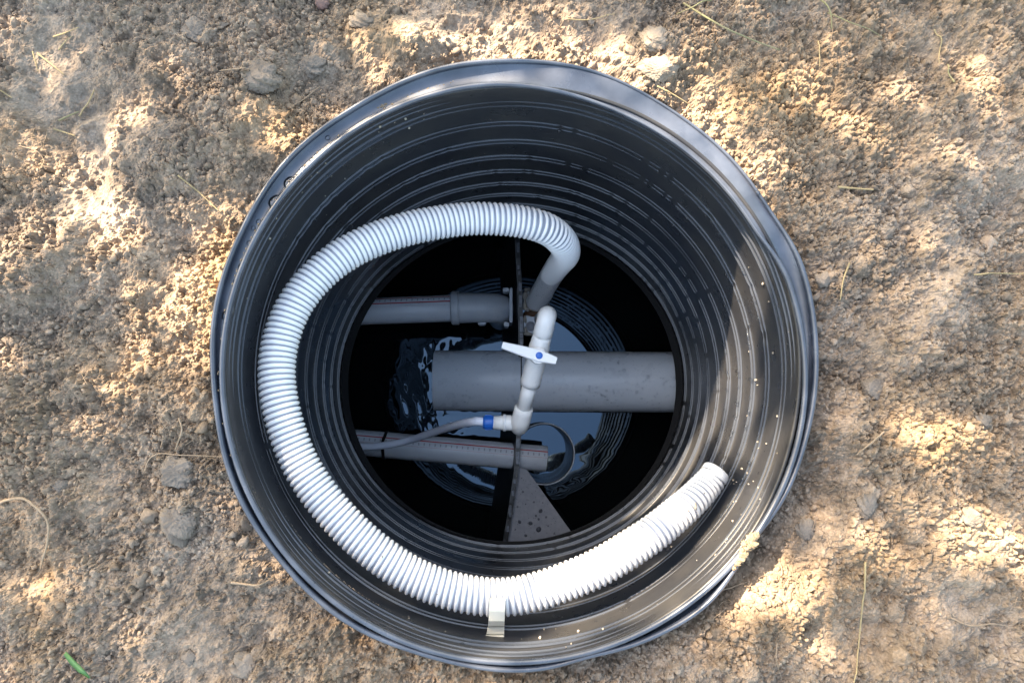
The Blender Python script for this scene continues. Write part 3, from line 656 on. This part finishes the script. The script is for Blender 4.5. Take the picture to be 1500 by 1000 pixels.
# cable tie
ct_ = at(565, 651.5, ZL); tie = thing('cable_tie', 'black cable tie binding the clear tube to the pale sampling pipe', 'cable tie', None, tuple(ct_))
ax_ = (Bp-A).normalized(); sd = ax_.cross(Vector((0, 0, 1))).normalized(); upv = sd.cross(ax_)
v = []; f = []; n_ = 48
for k_ in range(n_):
    a = 2*PI*k_/n_; nrm = upv*math.cos(a)+sd*math.sin(a)
    R_ = .0258+.0125*math.exp(-((((a+.12+PI) % (2*PI))-PI)/.38)**2)
    for s, r2 in ((-.0028, R_), (.0028, R_), (.0028, R_+.0014), (-.0028, R_+.0014)): v.append(ct_+ax_*s+nrm*r2)
for k_ in range(n_):
    for a in range(4): f.append((k_*4+a, k_*4+(a+1) % 4, ((k_+1) % n_)*4+(a+1) % 4, ((k_+1) % n_)*4+a))
local(mesh('strap', v, f, M['tie'], tie, False), tie)
m_ = MB(); box_into(m_, ct_+upv*.041, .007, .009, .006, (ax_, sd, upv), .001); local(m_.obj('lock_head', M['tie'], tie, False), tie)

# ------------------------------------------------------------------ the clamp where hose and valve meet the divider
br = thing('hose_bracket', 'silt-covered grey clamp on the divider under the hose and valve ends', 'bracket', None, tuple(at(775, 460, -.66)))
m_ = MB()
zc = -.665
box_into(m_, at(783, 443, zc), wpx(30, zc), wpx(30, zc), .03, bev=.006); box_into(m_, at(776, 477, zc), wpx(18, zc), wpx(28, zc), .03, bev=.004)
local(m_.obj('clamp_block', M['pipe_dark'], br, False), br)
m_ = MB()
tube_into(m_, [at(777, 478, zc+.014), at(777, 478, zc+.018)], wpx(7, zc), 20); local(m_.obj('bolt_head', M['gusset'], br), br)
m_ = MB()
for px, py, rx, ry in ((770, 434, 4, 9), (769, 447, 3, 8), (776, 452, 9, 3), (790, 451, 10, 3), (800, 446, 5, 3), (769, 468, 3, 6), (774, 489, 8, 3), (770, 484, 3, 6), (786, 428, 7, 2.5), (772, 424, 5, 3)):
    lump(m_, at(px, py, zc+.014), wpx(rx, zc), wpx(ry, zc), .006, int(px+py), 2)
o = local(m_.obj('silt', M['sediment'], br), br); o['kind'] = 'stuff'
local(tube('dark_bend', [at(770, 462, zc), at(780, 459, zc+.012), at(792, 455, zc+.01), at(800, 452, zc-.02)], wpx(6, zc), M['brown'], br, 14), br)

# ------------------------------------------------------------------ the white ribbed hose
HP = [(1049, 691, -.135, 17.6), (1036, 709, -.130, 18.8), (1000, 745, -.112, 20.6), (940, 792, -.096, 22), (850, 843, -.086, 22.4), (735, 874, -.080, 22), (620, 850, -.076, 22), (522, 783, -.072, 22), (446, 690, -.070, 22), (410, 590, -.070, 22), (409, 508, -.076, 22),
      (440, 434, -.086, 22), (500, 376, -.100, 22), (580, 340, -.120, 22), (670, 322, -.142, 22), (742, 322, -.155, 21.8), (795, 333, -.170, 21.8), (822, 352, -.205, 21.6), (829, 371, -.275, 21), (820, 386, -.37, 20), (808, 402, -.46, 19.5)]
hose = thing('ribbed_hose', 'white spiral ribbed hose looping round inside the shaft to the clamp', 'hose', None, tuple(at(735, 874, -.08)))
raw = [tuple(at(px, py, z))+(r*.001,) for px, py, z, r in HP]
hp, HL = catmull(raw, 900); P_ = hp[:, :3]; Rh = hp[:, 3]*.94
T, Nn, Bn = frames(P_)
seg = 36; ang = np.linspace(0, 2*PI, seg, endpoint=False)
V = P_[::2, None]+(Rh[::2]-.0022)[:, None, None]*(np.cos(ang)[None, :, None]*Nn[::2, None]+np.sin(ang)[None, :, None]*Bn[::2, None])
n = V.shape[0]; f = [(i*seg+k_, i*seg+(k_+1) % seg, (i+1)*seg+(k_+1) % seg, (i+1)*seg+k_) for i in range(n-1) for k_ in range(seg)]
local(mesh('hose_wall', V.reshape(-1, 3), f, M['hose_wall'], hose), hose)
PITCH = .0066; turns = HL/PITCH; spt = 30; tot = int(turns*spt)
s = np.linspace(0, len(P_)-1.001, tot); i_ = s.astype(int); fr = (s-i_)[:, None]
pc = P_[i_]*(1-fr)+P_[i_+1]*fr; nc = Nn[i_]; bc = Bn[i_]; rc = (Rh[i_])[:, None]; ph = np.linspace(0, turns*2*PI, tot)[:, None]
rad = np.cos(ph)*nc+np.sin(ph)*bc; tc_ = T[i_]
prof = [(-.00215, -.0024), (-.0019, -.0008), (-.0010, .0001), (0, .0005), (.0010, .0001), (.0019, -.0008), (.00215, -.0024)]
V = np.stack([pc+rad*(rc+dr)+tc_*da for da, dr in prof], 1); m7 = len(prof)
i = np.arange(tot-1)[:, None]; kcol = np.arange(m7-1)[None]
f = np.stack([i*m7+kcol, i*m7+kcol+1, (i+1)*m7+kcol+1, (i+1)*m7+kcol], -1).reshape(-1, 4)
local(mesh('spiral_rib', V.reshape(-1, 3), [tuple(x) for x in f.tolist()], M['hose_rib'], hose), hose)
cpts, _ = catmull(chain([(818, 388, -.39), (808, 403, -.47), (797, 422, -.56), (785, 443, -.655)]), 24)
local(tube('cuff', cpts, np.linspace(.0192, .0198, 24), M['cuff'], hose, 32), hose)
cpts2, _ = catmull(chain([(795, 426, -.592), (786, 443, -.657)]), 8)
local(tube('hose_clamp_band', cpts2, .0209, M['pipe_dark'], hose, 32), hose)
e = P_[0]; tt = T[0]
local(hollow('open_end', e-tt*.0015, e+tt*.006, float(Rh[0]+.0004), .0022, M['hose_rib'], hose, 36, 2), hose)
m_ = MB()
for px, py, z, r, el_ in ((1019, 741, -.093, 2.2, 2.6), (985, 761, -.088, 1.8, 1.2), (1008, 748, -.092, 1.2, 1), (1032, 722, -.105, 1.2, 1), (560, 815, -.052, 1.2, 1.5), (640, 870, -.055, 1, 1), (402, 640, -.05, 1, 1.4)):
    lump(m_, at(px, py, z), wpx(r, z), wpx(r*el_, z), .0012, px, 2, .3)
o = local(m_.obj('mud_specks', M['sediment'], hose), hose); o['kind'] = 'stuff'
beads(hose, at(808, 403, -.47), at(789, 436, -.635), .0196, 140, .0005, .0015, 1.5)

# ------------------------------------------------------------------ clip holding the hose to the wall
clip = thing('hose_clip', 'pale metal clip folded over the hose at the bottom of the shaft', 'clip', None, tuple(at(725, 900, -.06)))
pth = [(-.196, -.0585), (-.1955, -.0530), (-.1975, -.0508), (-.208, -.0505), (-.219, -.0540), (-.226, -.0610), (-.2295, -.0690), (-.2375, -.0725), (-.2395, -.0760), (-.2395, -.1050)]
w0 = [.0085]*5+[.0088, .0092, .0095, .0098, .0098]; xs_ = np.linspace(.0, -.0045, len(pth)); xc = at(730, 880, -.05).x
v = []; f = []
for (y, z), w, dx in zip(pth, w0, xs_):
    for sx, dz in ((-1, 0), (1, 0), (1, -.0012), (-1, -.0012)): v.append((xc+dx+sx*w, y, z+dz))
for i in range(len(pth)-1):
    for a in range(4): f.append((i*4+a, i*4+(a+1) % 4, (i+1)*4+(a+1) % 4, (i+1)*4+a))
f += [(3, 2, 1, 0), tuple((len(pth)-1)*4+a for a in range(4))]
local(mesh('strip', v, f, M['clip'], clip, False), clip)
m_ = MB(); box_into(m_, (xc-.0045, -.2405, -.088), .021, .0025, .030, bev=.0008); local(m_.obj('foot', M['clip'], clip, False), clip)

# ------------------------------------------------------------------ sand on the rim
M['sand'] = mat('dry_sand', (.24, .185, .125), .95, .1, col2=(.18, .14, .10), nscale=300, bump=.6, bscale=900)
m_ = MB()
for px, py, r in ((1102, 788, 8), (1107, 784, 6), (1098, 797, 8), (1094, 803, 6), (1089, 812, 7), (1084, 819, 6), (1080, 825, 5), (1091, 796, 5), (1103, 797, 6), (1087, 805, 4), (1075, 831, 3.5)):
    lump(m_, at(px, py, .003), wpx(r, 0), wpx(r, 0), .004, px, 3, .3)
tag(m_.obj('sand_clump', M['sand']), 'crusty sand smear stuck on the lower right of the black rim', 'sand', 'sand on the rim')
m_ = MB()
for _ in range(70):
    t = random.random()**1.2; px = 555+140*t+random.gauss(0, 3); py = 157-44*t-6*math.sin(t*3)+random.gauss(0, 2.5); r = random.choice((.8, 1.0, 1.5, 3.0 if t < .2 else 1.2))
    lump(m_, at(px, py, -.0066), wpx(r, 0), wpx(r, 0)*.8, wpx(r, 0)*.35, int(px*7), 2, .3)
tag(m_.obj('sand_crumbs', M['sand']), 'sprinkle of sand crumbs on the upper left of the black rim', 'sand', 'sand on the rim')
m_ = MB()
for _ in range(80):
    th = random.gauss(2.75, .3); x, y = inner_pt(th, random.uniform(.003, .007)); r = random.uniform(.0005, .0013); lump(m_, (x, y, .001), r, r*1.3, r, random.randrange(9999), 1, .3)
tag(m_.obj('sand_dust', M['sand']), 'fine sandy grit caught along the left inner edge of the rim', 'sand', 'sand on the rim')

# ------------------------------------------------------------------ clods, straws and roots on the soil
M['clod'] = mat('grey_clod', (.215, .180, .150), .95, .1, col2=(.150, .125, .104), nscale=60, bump=.9, bscale=260)
M['clod_tan'] = mat('tan_clod', (.255, .212, .172), .95, .1, col2=(.19, .15, .115), nscale=60, bump=.9, bscale=260)
CL = [(288, 45, 21, 20, 'clod', 'grey lumpy soil clod among dark crumbs above the left rim'), (378, 112, 32, 25, 'clod', 'largest grey clod with flat top left above the rim'),
      (258, 693, 27, 24, 'clod', 'grey clod under a thin root beside the left rim'), (960, 56, 25, 19, 'clod_tan', 'pale sunlit clod with shaded underside above the rim top'),
      (968, 100, 28, 18, 'clod_tan', 'tan clod below the pale sunlit clod above the rim'), (1280, 568, 20, 19, 'clod', 'round grey clod sitting in the hollow right of the rim'),
      (1425, 757, 16, 15, 'clod_tan', 'sunlit pale clod casting a shadow on the right sand'), (360, 975, 22, 20, 'clod_tan', 'tan clod at the bottom edge left of the rim'),
      (277, 963, 11, 10, 'clod', 'small grey clod right of the smooth dust at bottom left'), (260, 765, 26, 28, 'clod', 'broad flaky grey clod below the rooted clod'),
      (1180, 775, 13, 15, 'clod', 'brown clod just right of the sandy rim smear'), (1270, 740, 15, 18, 'clod', 'rounded clod on the slope right of the hose end'),
      (90, 710, 12, 9, 'clod', 'grey pebble-like clod above the arched root'), (455, 95, 20, 17, 'clod', 'small grey clod between the big clod and the rim top'),
      (1440, 618, 13, 12, 'clod', 'grey clod at the right edge above the sunlit patch'), (530, 30, 18, 12, 'clod_tan', 'flat clay plate at the cracked ground above the rim'),
      (1205, 410, 13, 11, 'clod', 'grey clod touching the rim soil by the curved straw'), (1200, 480, 11, 9, 'clod', 'small flat clod right beside the split rim strip')]
for px, py, rx, ry, mk, lab in CL:
    p = on_ground(px, py); m_ = MB(); a_ = wpx(rx, -.02); b_ = wpx(ry, -.02)
    lump(m_, p+Vector((0, 0, -.10*min(a_, b_))), a_, b_, min(a_, b_)*.62, px*3+py, 4, .2)
    tag(m_.obj('soil_clod', M[mk]), lab, 'soil clod', 'clods of dry soil')
p = on_ground(472, 6); m_ = MB(); lump(m_, p, .008, .007, .006, 5, 3, .1); tag(m_.obj('pebble', M['stone']), 'reddish pebble at the top edge above the rim', 'pebble')
def strand(name, pts, r, mk, lab, cat, lift=.0026, group=None, bow=0):
    w = []
    for k_, (px, py) in enumerate(pts):
        p = on_ground(px, py); w.append((p.x, p.y, p.z+lift))
    cp, Ls = catmull(w, max(12, len(pts)*8))
    q = np.linspace(0, 1, len(cp)); cp[:, 2] += bow*np.sin(q*PI)
    for c in cp: c[2] = max(c[2], gz(c[0], c[1])+r*.4) if bow == 0 else c[2]
    if bow == 0:
        for _ in range(3): cp[1:-1, 2] = np.maximum(cp[1:-1, 2], .25*cp[:-2, 2]+.5*cp[1:-1, 2]+.25*cp[2:, 2])
    rad = r*(1-.45*q); return tag(tube(name, cp, rad, M[mk], None, 7), lab, cat, group)
ST = [('straw', [(57, 80), (76, 95), (96, 111)], .0010, 'straw', 'yellow straw lying diagonally on the smooth dust at top left'),
      ('straw', [(50, 77), (54, 92), (58, 107)], .0009, 'straw', 'short straw touching the diagonal straw at top left'),
      ('straw', [(80, 56), (98, 50), (117, 42)], .0009, 'straw', 'short straw pointing right near the top left corner'),
      ('straw', [(88, 75), (100, 60), (108, 55)], .0006, 'dryleaf', 'dark thin stem crossing the dust at top left'),
      ('straw', [(118, 172), (130, 155), (140, 133)], .0011, 'straw', 'bent straw beside the upper sunlit dust patch'),
      ('straw', [(88, 178), (108, 169), (118, 165)], .0012, 'dryleaf', 'brown stub of straw below the bent straw'),
      ('straw', [(80, 190), (96, 195), (111, 200)], .0010, 'straw', 'pale straw just above the brightest dust patch'),
      ('straw', [(3, 134), (12, 140), (20, 145)], .0009, 'straw', 'tiny straw at the left edge of the photo'),
      ('straw', [(262, 258), (292, 282), (322, 310)], .0009, 'straw', 'pale straw pointing down at the left rim'),
      ('straw', [(1226, 275), (1250, 277), (1278, 279)], .0013, 'straw', 'thick straw lying level right of the flat flange'),
      ('straw', [(1243, 386), (1234, 410), (1229, 440)], .0010, 'straw', 'curved straw standing on the slope right of the rim'),
      ('straw', [(1266, 822), (1262, 880), (1256, 940), (1249, 1000)], .0011, 'straw', 'long upright straw at the bottom right of the soil'),
      ('straw', [(1040, 868), (1066, 860), (1093, 851)], .0009, 'root', 'pale straw tucked under the lower right rim'),
      ('straw', [(962, 128), (985, 140), (1008, 154)], .0010, 'straw', 'thin straw lying beside the rim top right'),
      ('straw', [(1425, 403), (1460, 401), (1495, 402)], .0008, 'straw', 'thin level straw at the right edge'),
      ('straw', [(1293, 632), (1275, 648), (1252, 666)], .0011, 'root', 'slanting straw above the sunlit patch at right'),
      ('straw', [(1367, 45), (1372, 70), (1374, 95)], .0007, 'straw', 'thin straw upright in the upper right sand'),
      ('straw', [(1197, 62), (1199, 80), (1199, 100)], .0008, 'straw', 'short straw upright between the dry grass blades'),
      ('straw', [(830, 30), (862, 31), (900, 22)], .0007, 'straw', 'wispy straw on the ground above the rim top'),
      ('straw', [(1396, 122), (1388, 110), (1386, 96)], .0010, 'dryleaf', 'greenish stem in the upper right sand')]
for nme, pts, r, mk, lab in ST: strand(nme, pts, r, mk, lab, 'straw', group='straws on the soil')
RT = [([(0, 738), (12, 732), (40, 728), (60, 738), (80, 760), (79, 790), (70, 815), (62, 832)], .0016, 'arched pale root at the left edge below the sunlit soil', .010),
      ([(340, 852), (358, 854), (378, 856), (392, 850), (402, 844)], .0014, 'short white root lying by the lower left rim', 0),
      ([(214, 690), (220, 673), (236, 664), (262, 666), (300, 667), (330, 669)], .0008, 'thin root running to the left rim above a clod', 0),
      ([(264, 612), (270, 632), (258, 660)], .0011, 'forked root above the rooted clod left of the rim', .004),
      ([(1390, 903), (1420, 915), (1452, 912), (1480, 917)], .0008, 'pale fibre root on the dust at bottom right', 0),
      ([(1304, 518), (1316, 522), (1330, 518)], .0008, 'small root in the hollow right of the rim', 0),
      ([(1137, 940), (1136, 965), (1143, 990)], .0006, 'fine white root below the sunlit mound', 0),
      ([(1140, 822), (1144, 832), (1143, 842)], .0009, 'tiny curled root on the sunlit mound', 0),
      ([(470, 128), (448, 148), (430, 156)], .0006, 'wiry root in the crumbs by the upper left rim', .003),
      ([(30, 215), (55, 222), (66, 236), (60, 250)], .0006, 'wiry root near the bright dust patch', 0),
      ([(325, 105), (350, 103), (382, 106)], .0006, 'thin root touching the largest grey clod', 0)]
for pts, r, lab, bow in RT: strand('root', pts, r, 'root', lab, 'root', group='roots in the soil', bow=bow)
GB = [([(1000, 8), (1030, 35), (1062, 55), (1100, 68), (1140, 76)], .0012, 'long dry grass blade arching over the soil at top right'),
      ([(1195, 0), (1206, 25), (1216, 46)], .0011, 'short dry grass blade hanging from the top edge'),
      ([(1040, 4), (1012, 20), (990, 24)], .0010, 'dry grass blade at the top edge above the pale clod'),
      ([(1210, 22), (1240, 45), (1290, 58)], .0007, 'thin dry grass blade right of the short blade')]
for pts, r, lab in GB: strand('grass_blade', pts, r, 'dryleaf', lab, 'grass blade', .004, 'dry grass blades', .012)
# the single fresh green blade at the lower left
p = [on_ground(px, py) for px, py in ((100, 953), (112, 965), (126, 976), (141, 986))]; v = []; f = []
for k_, q in enumerate(p):
    w = (.0022, .0030, .0029, .0012)[k_]; nv = Vector((.62, .78, 0)); z = Vector((0, 0, .006+.002*k_))
    v += [q+z-nv*w, q+z+Vector((0, 0, -.0007)), q+z+nv*w, q+z+Vector((0, 0, -.0011))]
for k_ in range(3):
    for a in range(4): f.append((k_*4+a, k_*4+(a+1) % 4, (k_+1)*4+(a+1) % 4, (k_+1)*4+a))
f += [(3, 2, 1, 0), (12, 13, 14, 15)]
tag(mesh('green_leaf', v, f, M['green']), 'fresh green grass leaf lying on the soil at bottom left', 'grass leaf')

# fine root fibres and dry hairs tangled in the loose soil
m_ = MB(); rf = random.Random(21)
for cx_, cy_, sx, sy, n_ in ((1110, 840, 55, 45, 90), (1180, 760, 40, 60, 40), (1150, 900, 70, 40, 40), (460, 150, 30, 25, 25), (60, 220, 45, 30, 25), (260, 670, 50, 30, 25), (950, 30, 80, 20, 40), (1180, 60, 120, 40, 50), (300, 880, 140, 80, 40), (1350, 880, 120, 70, 40), (1320, 540, 60, 50, 20), (120, 640, 90, 60, 25)):
    for _ in range(n_):
        px, py = rf.gauss(cx_, sx), rf.gauss(cy_, sy)
        if ((px-752)/446)**2+((py-535)/452)**2 < 1.06: continue
        a = rf.uniform(0, 6.28); ln = rf.uniform(8, 34); pp = []
        for k_ in range(5):
            q = at(px, py, -.03)
            if not (xd[0]+.02 < q.x < xd[-1]-.02 and yd[0]+.02 < q.y < yd[-1]-.02): break
            z = gz(q.x, q.y)+.0006+.0022*math.sin(k_/4*PI)*rf.random(); pp.append(at(px, py, z)); px += math.cos(a)*ln/4; py += math.sin(a)*ln/4; a += rf.gauss(0, .45)
        if len(pp) == 5: tube_into(m_, catmull(pp, 9)[0], np.linspace(.00045, .0002, 9), 3, (False, False))
o = m_.obj('root_fibres', M['root']); o['kind'] = 'stuff'; o['label'] = 'fine root fibres tangled in the loose soil round the shaft'; o['category'] = 'roots'

# ------------------------------------------------------------------ the tree whose leaves dapple the light (it stands up-sun, outside the frame)
E1 = Vector((-az[1], az[0], 0)); E2 = SUN.cross(E1).normalized()
LIT = [(140, 272, 66, 58, 1.4), (174, 172, 40, 48, 1.25), (50, 345, 105, 52, 1.35), (160, 352, 70, 28, .9), (412, 205, 46, 42, 1), (330, 130, 60, 25, .5), (205, 110, 28, 30, .55), (20, 205, 45, 30, .6), (190, 520, 70, 46, .8), (130, 575, 30, 25, .5), (310, 470, 28, 70, .75), (330, 340, 25, 30, .4),
       (15, 950, 25, 30, .5), (55, 880, 28, 50, .6), (8, 730, 18, 40, .5), (520, 20, 60, 20, .4), (480, 75, 30, 35, .45), (700, 45, 80, 25, .25), (950, 110, 52, 42, .85), (985, 50, 40, 28, .6), (1060, 150, 56, 40, .7), (1140, 140, 80, 36, .8), (1180, 105, 100, 25, .7), (1300, 130, 80, 40, .9), (1200, 50, 100, 28, .45), (1420, 90, 70, 25, .7), (1290, 195, 60, 35, .6), (1100, 220, 45, 30, .5), (1420, 180, 90, 40, .4),
       (1375, 652, 52, 46, 1.3), (1325, 625, 30, 18, .7), (1420, 780, 75, 40, 1.2), (1492, 800, 46, 66, 1.3), (1340, 740, 60, 24, .55), (1450, 850, 40, 25, .4), (1275, 815, 45, 32, .75), (1180, 850, 70, 32, .95), (1110, 888, 60, 26, .85), (1050, 915, 45, 18, .6), (1200, 935, 45, 38, .55), (1340, 935, 60, 38, .4), (1460, 975, 60, 35, .55), (1250, 600, 40, 30, .3), (1420, 375, 35, 35, .35)]
LB = []
for px, py, rx, ry, w in LIT:
    p = on_ground(px, py); k_ = .84 if px > 900 else .96; LB.append((p.dot(E1), p.dot(E2), max(wpx(rx, -.02)*k_, .018), max(wpx(ry, -.02)*.62*k_, .018), w if w > .8 else w*.85))
def on_wall(px, py):
    d = .01
    while d < .6:
        p = at(px, py, -d)
        if math.hypot(p.x, p.y-CY) < .298+.004*d: d += .005
        else: break
    return p
for px, py, r, w in ((1078, 380, .09, 1.3), (1070, 440, .09, 1.3), (1060, 500, .09, 1.3), (1040, 560, .10, 1.3), (1020, 620, .10, 1.3), (1000, 670, .09, 1.2), (960, 720, .08, 1), (1080, 620, .07, 1), (1095, 700, .07, 1.1), (1060, 780, .08, 1.2), (1000, 850, .08, 1.2), (900, 900, .07, 1.1), (800, 925, .07, .9), (700, 915, .06, .6), (600, 880, .05, .3), (760, 835, .07, .9), (825, 815, .07, .9)):
    p = on_wall(px, py); LB.append((p.dot(E1), p.dot(E2), r, r*.8, w))
for px, py, z, r, w in ((950, 785, -.05, .06, 1), (880, 825, -.05, .06, 1), (1000, 735, -.08, .05, .5), (740, 890, -.04, .05, .55), (830, 850, -.05, .05, .9), (1095, 800, 0, .03, 1)):
    p = at(px, py, z); LB.append((p.dot(E1), p.dot(E2), r, r*.8, w))
SH = []
for px, py, z, r, w in ((1042, 698, -.13, .058, .97), (1000, 742, -.11, .048, .9), (960, 775, -.10, .03, .35), (735, 875, -.06, .045, .75), (660, 862, -.06, .05, .8), (560, 815, -.06, .05, .9), (420, 262, 0, .035, 1), (480, 200, 0, .035, 1), (560, 150, 0, .035, 1), (650, 118, 0, .035, 1), (750, 108, 0, .035, 1), (850, 120, 0, .035, 1), (370, 340, 0, .035, 1), (338, 430, 0, .03, .9), (328, 520, 0, .03, .9), (940, 150, 0, .03, .8)):
    p = at(px, py, z); SH.append((p.dot(E1), p.dot(E2), r*.8, r*.64, w))
def lit(u, v):
    t = 0; k = 1
    for cu, cv, ru, rv, w in SH: k *= 1-w*math.exp(-(((u-cu)/ru)**2+((v-cv)/rv)**2)**1.5)
    for cu, cv, ru, rv, w in LB: t = max(t, w*math.exp(-(((u-cu)/ru)**2+((v-cv)/rv)**2)**1.9))
    return t*k
tree = thing('shade_tree', 'leafy tree standing up-sun of the shaft and dappling the soil', 'tree', None, (-3.3, 3.75, 0))
m_ = MB(); cu = Vector((0, .09, 0)).dot(E1); cv = Vector((0, .09, 0)).dot(E2)
def leaf_into(mb, p, size):
    n = Vector((random.gauss(0, .55), random.gauss(0, .55), 1)).normalized(); u = n.orthogonal().normalized(); u.rotate(Matrix.Rotation(random.uniform(0, 6.28), 3, n)); w = n.cross(u)
    l, h = size, size*.32; q = [p-u*l*.5, p-u*l*.15+w*h-n*.1*h, p+u*l*.25+w*h*.8-n*.1*h, p+u*l*.5-n*.3*h, p+u*l*.25-w*h*.8-n*.1*h, p-u*l*.15-w*h-n*.1*h]
    mb.add(q, [(0, 1, 2, 3), (0, 3, 4, 5)])
rr_ = random.Random(5)
for _ in range(15500):
    u = cu+rr_.uniform(-.85, .85); v_ = cv+rr_.uniform(-.62, .62); T_ = min(1, lit(u, v_)*1.15)
    if rr_.random() < (1-T_)**1.3*.92:
        leaf_into(m_, E1*u+E2*v_+SUN*rr_.uniform(2.4, 3.3), rr_.uniform(.035, .055))
for _ in range(5000):                                            # the rest of the crown, round and behind the part that shades the frame
    a = rr_.uniform(0, 2*PI); r = rr_.random()**.5
    p = Vector((-3.1, 3.6, 3.0))+Vector((r*1.5*math.cos(a), r*1.5*math.sin(a), rr_.gauss(0, .55)))
    su, sv = p.dot(E1)-cu, p.dot(E2)-cv
    if abs(su) < .95 and abs(sv) < .72: continue
    leaf_into(m_, p, rr_.uniform(.05, .10))
local(m_.obj('crown', M['leaf'], tree), tree)
tp, _ = catmull([(-3.3, 3.75, -.2), (-3.25, 3.7, .8), (-3.1, 3.55, 1.9), (-3.2, 3.6, 3.2)], 20)
local(tube('trunk', tp, np.linspace(.13, .05, 20), M['bark'], tree, 14), tree)
for e_ in ((-1.75, 2.3, 1.95), (-2.0, 2.6, 2.2), (-3.9, 3.4, 3.2), (-2.6, 4.4, 3.1), (-2.4, 2.6, 2.7)):
    s0 = Vector(tp[9]); e2 = Vector(e_); lp, _ = catmull([s0, s0.lerp(e2, .5)+Vector((0, 0, .12)), e2], 12)
    local(tube('limb', lp, np.linspace(.04, .008, 12), M['bark'], tree, 8), tree)
